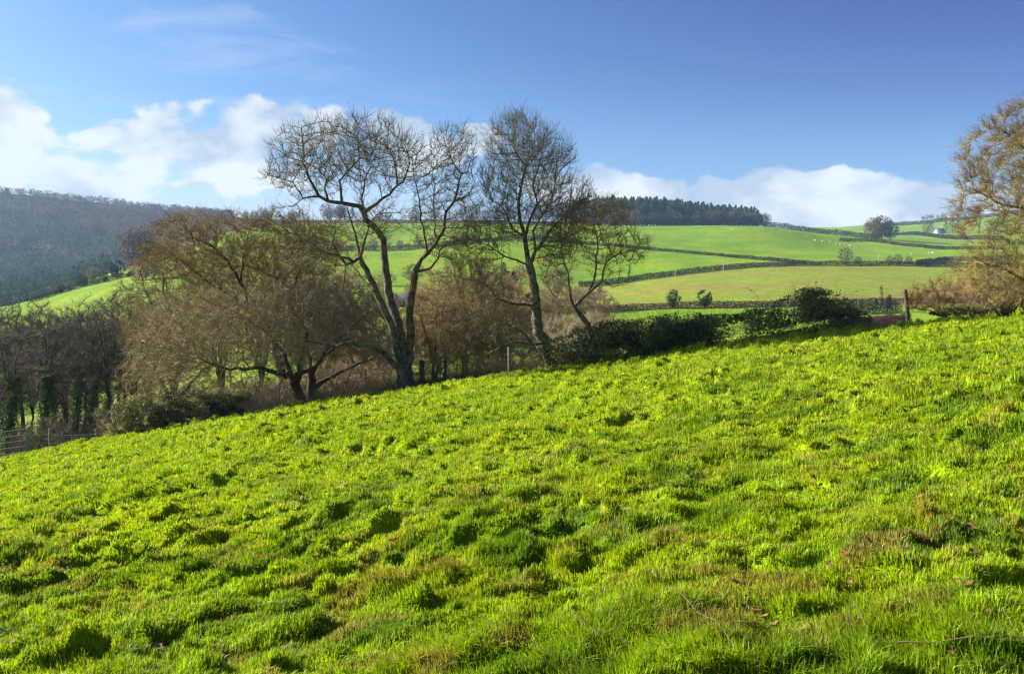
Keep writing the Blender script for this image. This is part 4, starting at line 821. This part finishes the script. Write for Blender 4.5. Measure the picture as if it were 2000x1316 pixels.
post(714, 722, 35.2, .035, m_palepost, 'thin pale stake left of the tallest tree trunk')
post(546, 750, 35.2, .035, m_palepost, 'thin pale stake in front of the reddish thorn trunk')
post(995, 678, 33.6, .06, m_palepost, 'pale wooden post left of the leaning trunk', -.02)
post(99, 836, 34.2, .06, m_palepost, 'thinner pale post right of the gate post at the far left', -.04)
post(188, 838, 34.6, .05, m_palepost, 'pale post beside the left bramble mound ending the rail fence', -.05)
post(58, 831, 33.9, .105, m_palepost, 'stout squat gate post at the far left holding the metal gate')
# metal gate
gx0, gx1 = (-110 - 1000) / F * 33.9, (53 - 1000) / F * 33.9; gl = gx1 - gx0
gb = at(53, 33.9); root = empty('metal_gate', (gx1, 33.85, gb[2]))
ztop = (HZ - 837) / F * 33.9 - gb[2]; dz = -ztop / 4.6; sl_ = -.29
rails = []
for k in range(5):
    zz = ztop + dz * k; rails.append(tubes(np.array([[0, 0, zz], [-gl, 0, zz - gl * .13]]), np.array([-1, 0]), np.array([.022, .022]), 6))
for k, (V, q) in enumerate(rails): mesh('rail', V, q, mat=m_metal, parent=root)
fr = [tubes(np.array([[-x, 0, ztop - x * .13 + .02], [-x, 0, ztop + 4 * dz - x * .13 - .02]]), np.array([-1, 0]), np.array([.024, .024]), 6) for x in (.02, gl * .5, gl - .02)]
V, q = joinm(fr); mesh('frame', V, q, mat=m_metal, parent=root)
tag(root, 'five bar galvanised metal gate at the far left edge of the field', 'gate')
# rail and netting fence right of the gate
a_ = np.array(at(104, 34.5)); b_ = np.array(at(186, 34.6)); za = (HZ - 851) / F * 34.5; zb = (HZ - 849) / F * 34.6; root = empty('netting_fence', tuple(a_))
V, q = tubes(np.array([[0, 0, za - a_[2]], [b_[0] - a_[0], .1, zb - a_[2]]]), np.array([-1, 0]), np.array([.03, .03]), 6); mesh('rail', V, q, mat=m_metal, parent=root)
wl = []; Lx = b_[0] - a_[0]
for k in range(5): wl.append(tubes(np.array([[0, 0.05, (za - a_[2]) * (1 - k / 5) ], [Lx, .15, (zb - a_[2]) * (1 - k / 5)]]), np.array([-1, 0]), np.array([.004, .004]), 3))
for k in range(13): wl.append(tubes(np.array([[Lx * k / 12, .05, 0], [Lx * k / 12, .05, za - a_[2]]]), np.array([-1, 0]), np.array([.003, .003]), 3))
V, q = joinm(wl); mesh('netting', V, q, mat=m_wire, parent=root); tag(root, 'short rail with wire netting between the two pale posts at left', 'fence')
# wooden utility poles in the fields
m_pole = mat('pole_wood', (.5, .47, .42), (.35, .33, .28), 3)
for px, D, H, lb in ((1319, 300, 4.2, 'left hand thin pale pole by the thick dark hedge'), (1413, 315, 5.2, 'thin pole by the middle of the thick dark hedge'), (1716, 352, 5.2, 'thin pale pole right of the fan shaped tree')):
    root = empty('utility_pole', at(px, D)); V, q = tubes(np.array([[0, 0, -.5], [0, 0, H]]), np.array([-1, 0]), np.array([.13, .10]), 7); mesh('pole', V, q, mat=m_pole, parent=root)
    V, q = prism(-.5, .5, -.17, -.10, H - .45, H - .33); mesh('crossarm', V, q, mat=m_pole, parent=root); tag(root, lb, 'pole')
# saplings by the small hedge
for k_, (px, H) in enumerate(((1722, 6.2), (1733, 3.5), (1738, 4.0), (1711, 3.2), (1683, 3.0))):
    r = rng(600 + k_); P = np.stack([r.normal(0, .18, 260), r.normal(0, .18, 260), r.uniform(.8, H, 260)], -1); root = empty('sapling', at(px, 168)); V, q, c = cards(r, P, .22, (.035, .05, .02)); mesh('crown', V, q, mat=m_leaf, col=c, parent=root)
    V, q = tubes(np.array([[0, 0, -.2], [0, 0, H * .95]]), np.array([-1, 0]), np.array([.06, .02]), 5); mesh('trunk', V, q, mat=m_barkdark, parent=root); tag(root, 'one of the narrow dark saplings standing in the small hedge left of the leaning post', 'sapling', 'saplings in the small hedge')
# ---------------------------------------------------------------- sheep
m_wool = mat('wool', (.62, .58, .48), (.5, .46, .38), 6, 1.0); m_face = mat('sheep_face', (.3, .27, .22), rough=.9)
def blob(cx, cy, cz, rx, ry, rz_, nu=10, nv=7):
    V = []; 
    for i in range(nv + 1):
        t = math.pi * i / nv
        for j in range(nu): p = 2 * math.pi * j / nu; V.append((cx + rx * math.sin(t) * math.cos(p), cy + ry * math.sin(t) * math.sin(p), cz + rz_ * math.cos(t)))
    q = [[i * nu + j, i * nu + (j + 1) % nu, (i + 1) * nu + (j + 1) % nu, (i + 1) * nu + j] for i in range(nv) for j in range(nu)]
    return np.array(V), np.array(q)
sheep = empty('sheep'); parts = [blob(0, 0, .62, .55, .27, .29)] + [tubes(np.array([[x, y, .5], [x, y, .24], [x + .02, y, 0]]), np.array([-1, 0, 1]), np.array([.07, .045, .04]), 6) for x in (-.36, .36) for y in (-.13, .13)]
parts += [tubes(np.array([[.45, 0, .72], [.62, 0, .85], [.70, 0, .88]]), np.array([-1, 0, 1]), np.array([.16, .10, .08]), 7), blob(.76, 0, .84, .15, .075, .085), blob(.66, .11, .88, .03, .07, .03), blob(.66, -.11, .88, .03, .07, .03)]
V, q = joinm(parts); mesh('body', V, q, mat=m_wool, parent=sheep, smooth=True)
r = rng(700)
for px, D in ((1592, 560), (1606, 565), (1622, 572), (1634, 560), (1641, 555), (1651, 552), (1660, 548), (1668, 545), (1674, 548), (1780, 470), (1815, 480), (1822, 478), (1576, 590), (1430, 600), (1425, 606), (1544, 610)):
    place(sheep, px, D, 1.25, r.uniform(0, 6.3), 'one of the tiny pale sheep grazing in the big upper green field', 'sheep', 'sheep grazing in the upper fields')
# ---------------------------------------------------------------- twigs and fallen leaves on the grass
m_deadleaf = mat('dead_leaf', (.32, .17, .085), (.18, .09, .04), 30, .7, transl=.2); m_stick = mat('stick', (.22, .16, .10), (.13, .09, .06), 10, .9); m_darkstick = mat('dark_stick', (.06, .04, .035), (.10, .06, .045), 10, .8)
def row_to_ground(px, row):
    D = np.linspace(2.0, 33, 1500); x = (px - 1000) / F * D; z = near_z(x, D); rr = HZ - z / D * F; i = int(np.argmin(np.abs(rr - row))); return np.array([x[i], D[i], z[i]])
def stick(pts, r0, m, label, branch=0, lift=.05, seed=0):
    r = rng(800 + seed); P = [row_to_ground(a, b) + np.array([0, 0, lift + (0 if i % 2 else .02)]) for i, (a, b) in enumerate(pts)]; r0 *= .72; T = Tree(); T.limb([p - P[0] for p in P], r0, r0 * .4, None, r, seg=.05, kink=.04)
    for k in range(branch):
        i = r.integers(1, max(2, len(T.p) - 1)); d = nrm(T.p[-1] - T.p[0]); d = nrm(d + r.normal(0, .6, 3) + np.array([0, 0, .2])); T.limb([T.p[i] + d * r.uniform(.05, .25) * np.linalg.norm(T.p[-1])], r0 * .5, r0 * .25, int(i), r, seg=.04, kink=.1)
    V, q = tubes(np.array(T.p), np.array(T.par), np.array(T.r), 5); o = mesh('fallen_twig', V, q, mat=m); o.location = P[0]; return tag(o, label, 'twig')
stick([(1080, 880), (1105, 882), (1130, 879), (1156, 873)], .018, m_darkstick, 'dark bent twig lying mid field below the bramble hedge', 2, seed=1)
stick([(1312, 876), (1360, 884), (1410, 886), (1468, 889)], .014, m_stick, 'long straight pale stick lying right of centre in mid field', 0, seed=2)
stick([(575, 872), (600, 884), (640, 893), (690, 884)], .010, m_darkstick, 'sprawling thin dark twig at left of mid field', 4, seed=3)
stick([(675, 876), (700, 890), (720, 880)], .012, m_darkstick, 'small crooked twig beside the sprawling thin twig', 3, seed=4)
stick([(935, 1238), (985, 1268), (1030, 1296), (1068, 1318)], .0042, m_darkstick, 'long dark bramble stem at the bottom centre of the picture', 1, .10, seed=5)
stick([(1120, 1242), (1165, 1272), (1210, 1300), (1250, 1325)], .0042, m_darkstick, 'pair of dark stems right of the bottom centre bramble stem', 3, .10, seed=6)
stick([(1322, 1200), (1365, 1240), (1400, 1275), (1436, 1318)], .0038, m_stick, 'slender brown stem slanting down right near the bottom', 0, .12, seed=7)
stick([(1322, 1112), (1345, 1098), (1375, 1086)], .005, m_stick, 'short brown twig pointing up right in the lower grass', 1, .08, seed=8)
stick([(1752, 1310), (1830, 1300), (1900, 1304), (1960, 1300), (2010, 1315)], .0048, m_stick, 'pale bleached stick along the bottom right corner', 2, .10, seed=9)
stick([(1662, 1228), (1660, 1270), (1673, 1312)], .0038, m_darkstick, 'upright reddish stem near the bottom right', 0, .14, seed=10)
stick([(1672, 1246), (1690, 1280), (1695, 1302)], .003, m_stick, 'thin stem curving beside the upright reddish stem', 0, .14, seed=11)
stick([(1960, 1262), (1975, 1290), (1996, 1320)], .003, m_stick, 'thin stem crossing the bleached stick in the corner', 0, .14, seed=12)
stick([(145, 1182), (165, 1186), (190, 1190)], .005, m_stick, 'short pale straw stick at lower left', 1, .08, seed=13)
stick([(72, 1000), (82, 1020), (90, 1048)], .006, m_darkstick, 'dark stem standing in the grass at far left', 0, .14, seed=14)
stick([(1775, 1130), (1800, 1122), (1818, 1112)], .004, m_stick, 'small forked pale twig right of the lower middle', 2, .08, seed=15)
r = rng(850); lv = []
n0 = 8; a = np.linspace(0, 2 * np.pi, 15)[:-1]; rr_ = .5 * (1 + .28 * np.cos(a * 5)); X = np.cos(a) * rr_ ; Y = np.sin(a) * rr_ * .62; Vl = np.stack([X, Y, .35 * X ** 2 + .5 * Y ** 2 + .05 * np.sin(a * 3)], -1); Vl = np.concatenate([Vl, [[0, 0, -.06]], [[-.5, 0, .08]], [[-.85, .03, .16]], [[-.84, -.02, .17]]]); tl = [[i, (i + 1) % 14, 14] for i in range(14)] + [[15, 16, 17]]
lf = mesh('fallen_leaf', Vl, tris=tl, mat=m_deadleaf)
spots = [(1575, 1078, 1.4), (1897, 1046, 1.5), (1945, 1040, .8), (1362, 1266, 1.6), (1580, 1282, 1.6), (1790, 1285, 1.1), (1480, 1215, 1.2), (1510, 1240, 1.2), (1490, 1225, 1.0), (1435, 1155, 1.1), (1445, 1085, 1.2), (1505, 1110, 1.0), (1625, 1180, 1.2), (1900, 1096, 1.1), (1870, 1156, 1.2), (1890, 1160, 1), (1660, 1160, .9), (1925, 1210, 1.2), (1565, 1290, 1.2), (960, 1145, 1.3), (1112, 1235, 1.3), (945, 1280, 1.3), (960, 1270, 1.1), (310, 1280, 1.4), (98, 1245, 1.2), (555, 1285, 1.3), (40, 1300, 1.3), (1095, 1084, 1.1), (890, 1120, .9), (1225, 1008, 1.2), (1305, 1010, 1.1), (935, 965, 1.2), (960, 960, 1), (1065, 945, .9), (1590, 945, 1.5), (1700, 1075, 1), (1755, 1010, 1), (1540, 1085, 1), (1330, 1290, 1), (1345, 1180, .8), (1230, 1215, 1.1), (1380, 1100, .9), (1860, 1285, 1.1), (1975, 1180, .9), (1795, 985, 1)]
for k in range(30): spots.append((r.uniform(1250, 1990), r.uniform(930, 1310), r.uniform(.6, 1.1)))
for k, (px, row, s) in enumerate(spots):
    o = lf if k == 0 else lf.copy()
    if k: C.objects.link(o)
    p = row_to_ground(px, row); o.location = (p[0], p[1], p[2] + .06); s *= .048 + p[1] * .001; o.scale = (s, s, s); o.rotation_euler = (r.uniform(-.5, .5), r.uniform(-.5, .5), r.uniform(0, 6.28)); tag(o, 'one of the curled brown dead leaves scattered over the lower pasture', 'leaf', 'fallen leaves on the pasture')
# ---------------------------------------------------------------- haze
hm = bpy.data.materials.new('haze'); hm.use_nodes = True; t = hm.node_tree; t.nodes.clear(); o_ = N('ShaderNodeOutputMaterial', t); pv = N('ShaderNodeVolumePrincipled', t)
pv.inputs['Color'].default_value = (.40, .66, 1.0, 1); pv.inputs['Density'].default_value = .00015; pv.inputs['Anisotropy'].default_value = 0.0; L(pv.outputs[0], o_.inputs['Volume'], t)
zmin = min(G.min(), AZ.min()) - 1; zmax = G.max() + 30
xs = max(abs(Xg.min()), abs(Xg.max())) + 5
V, q = prism(-xs, xs, -45, 2710, zmin, zmax); tag(mesh('haze', V, q, mat=hm), kind='stuff')
S.cycles.volume_bounces = 0
S.cycles.use_denoising = True; S.cycles.denoiser = 'OPENIMAGEDENOISE'; S.cycles.denoising_prefilter = 'NONE'; S.cycles.denoising_input_passes = 'RGB_ALBEDO_NORMAL'
S.cycles.use_adaptive_sampling = False
S.cycles.filter_width = 1.35
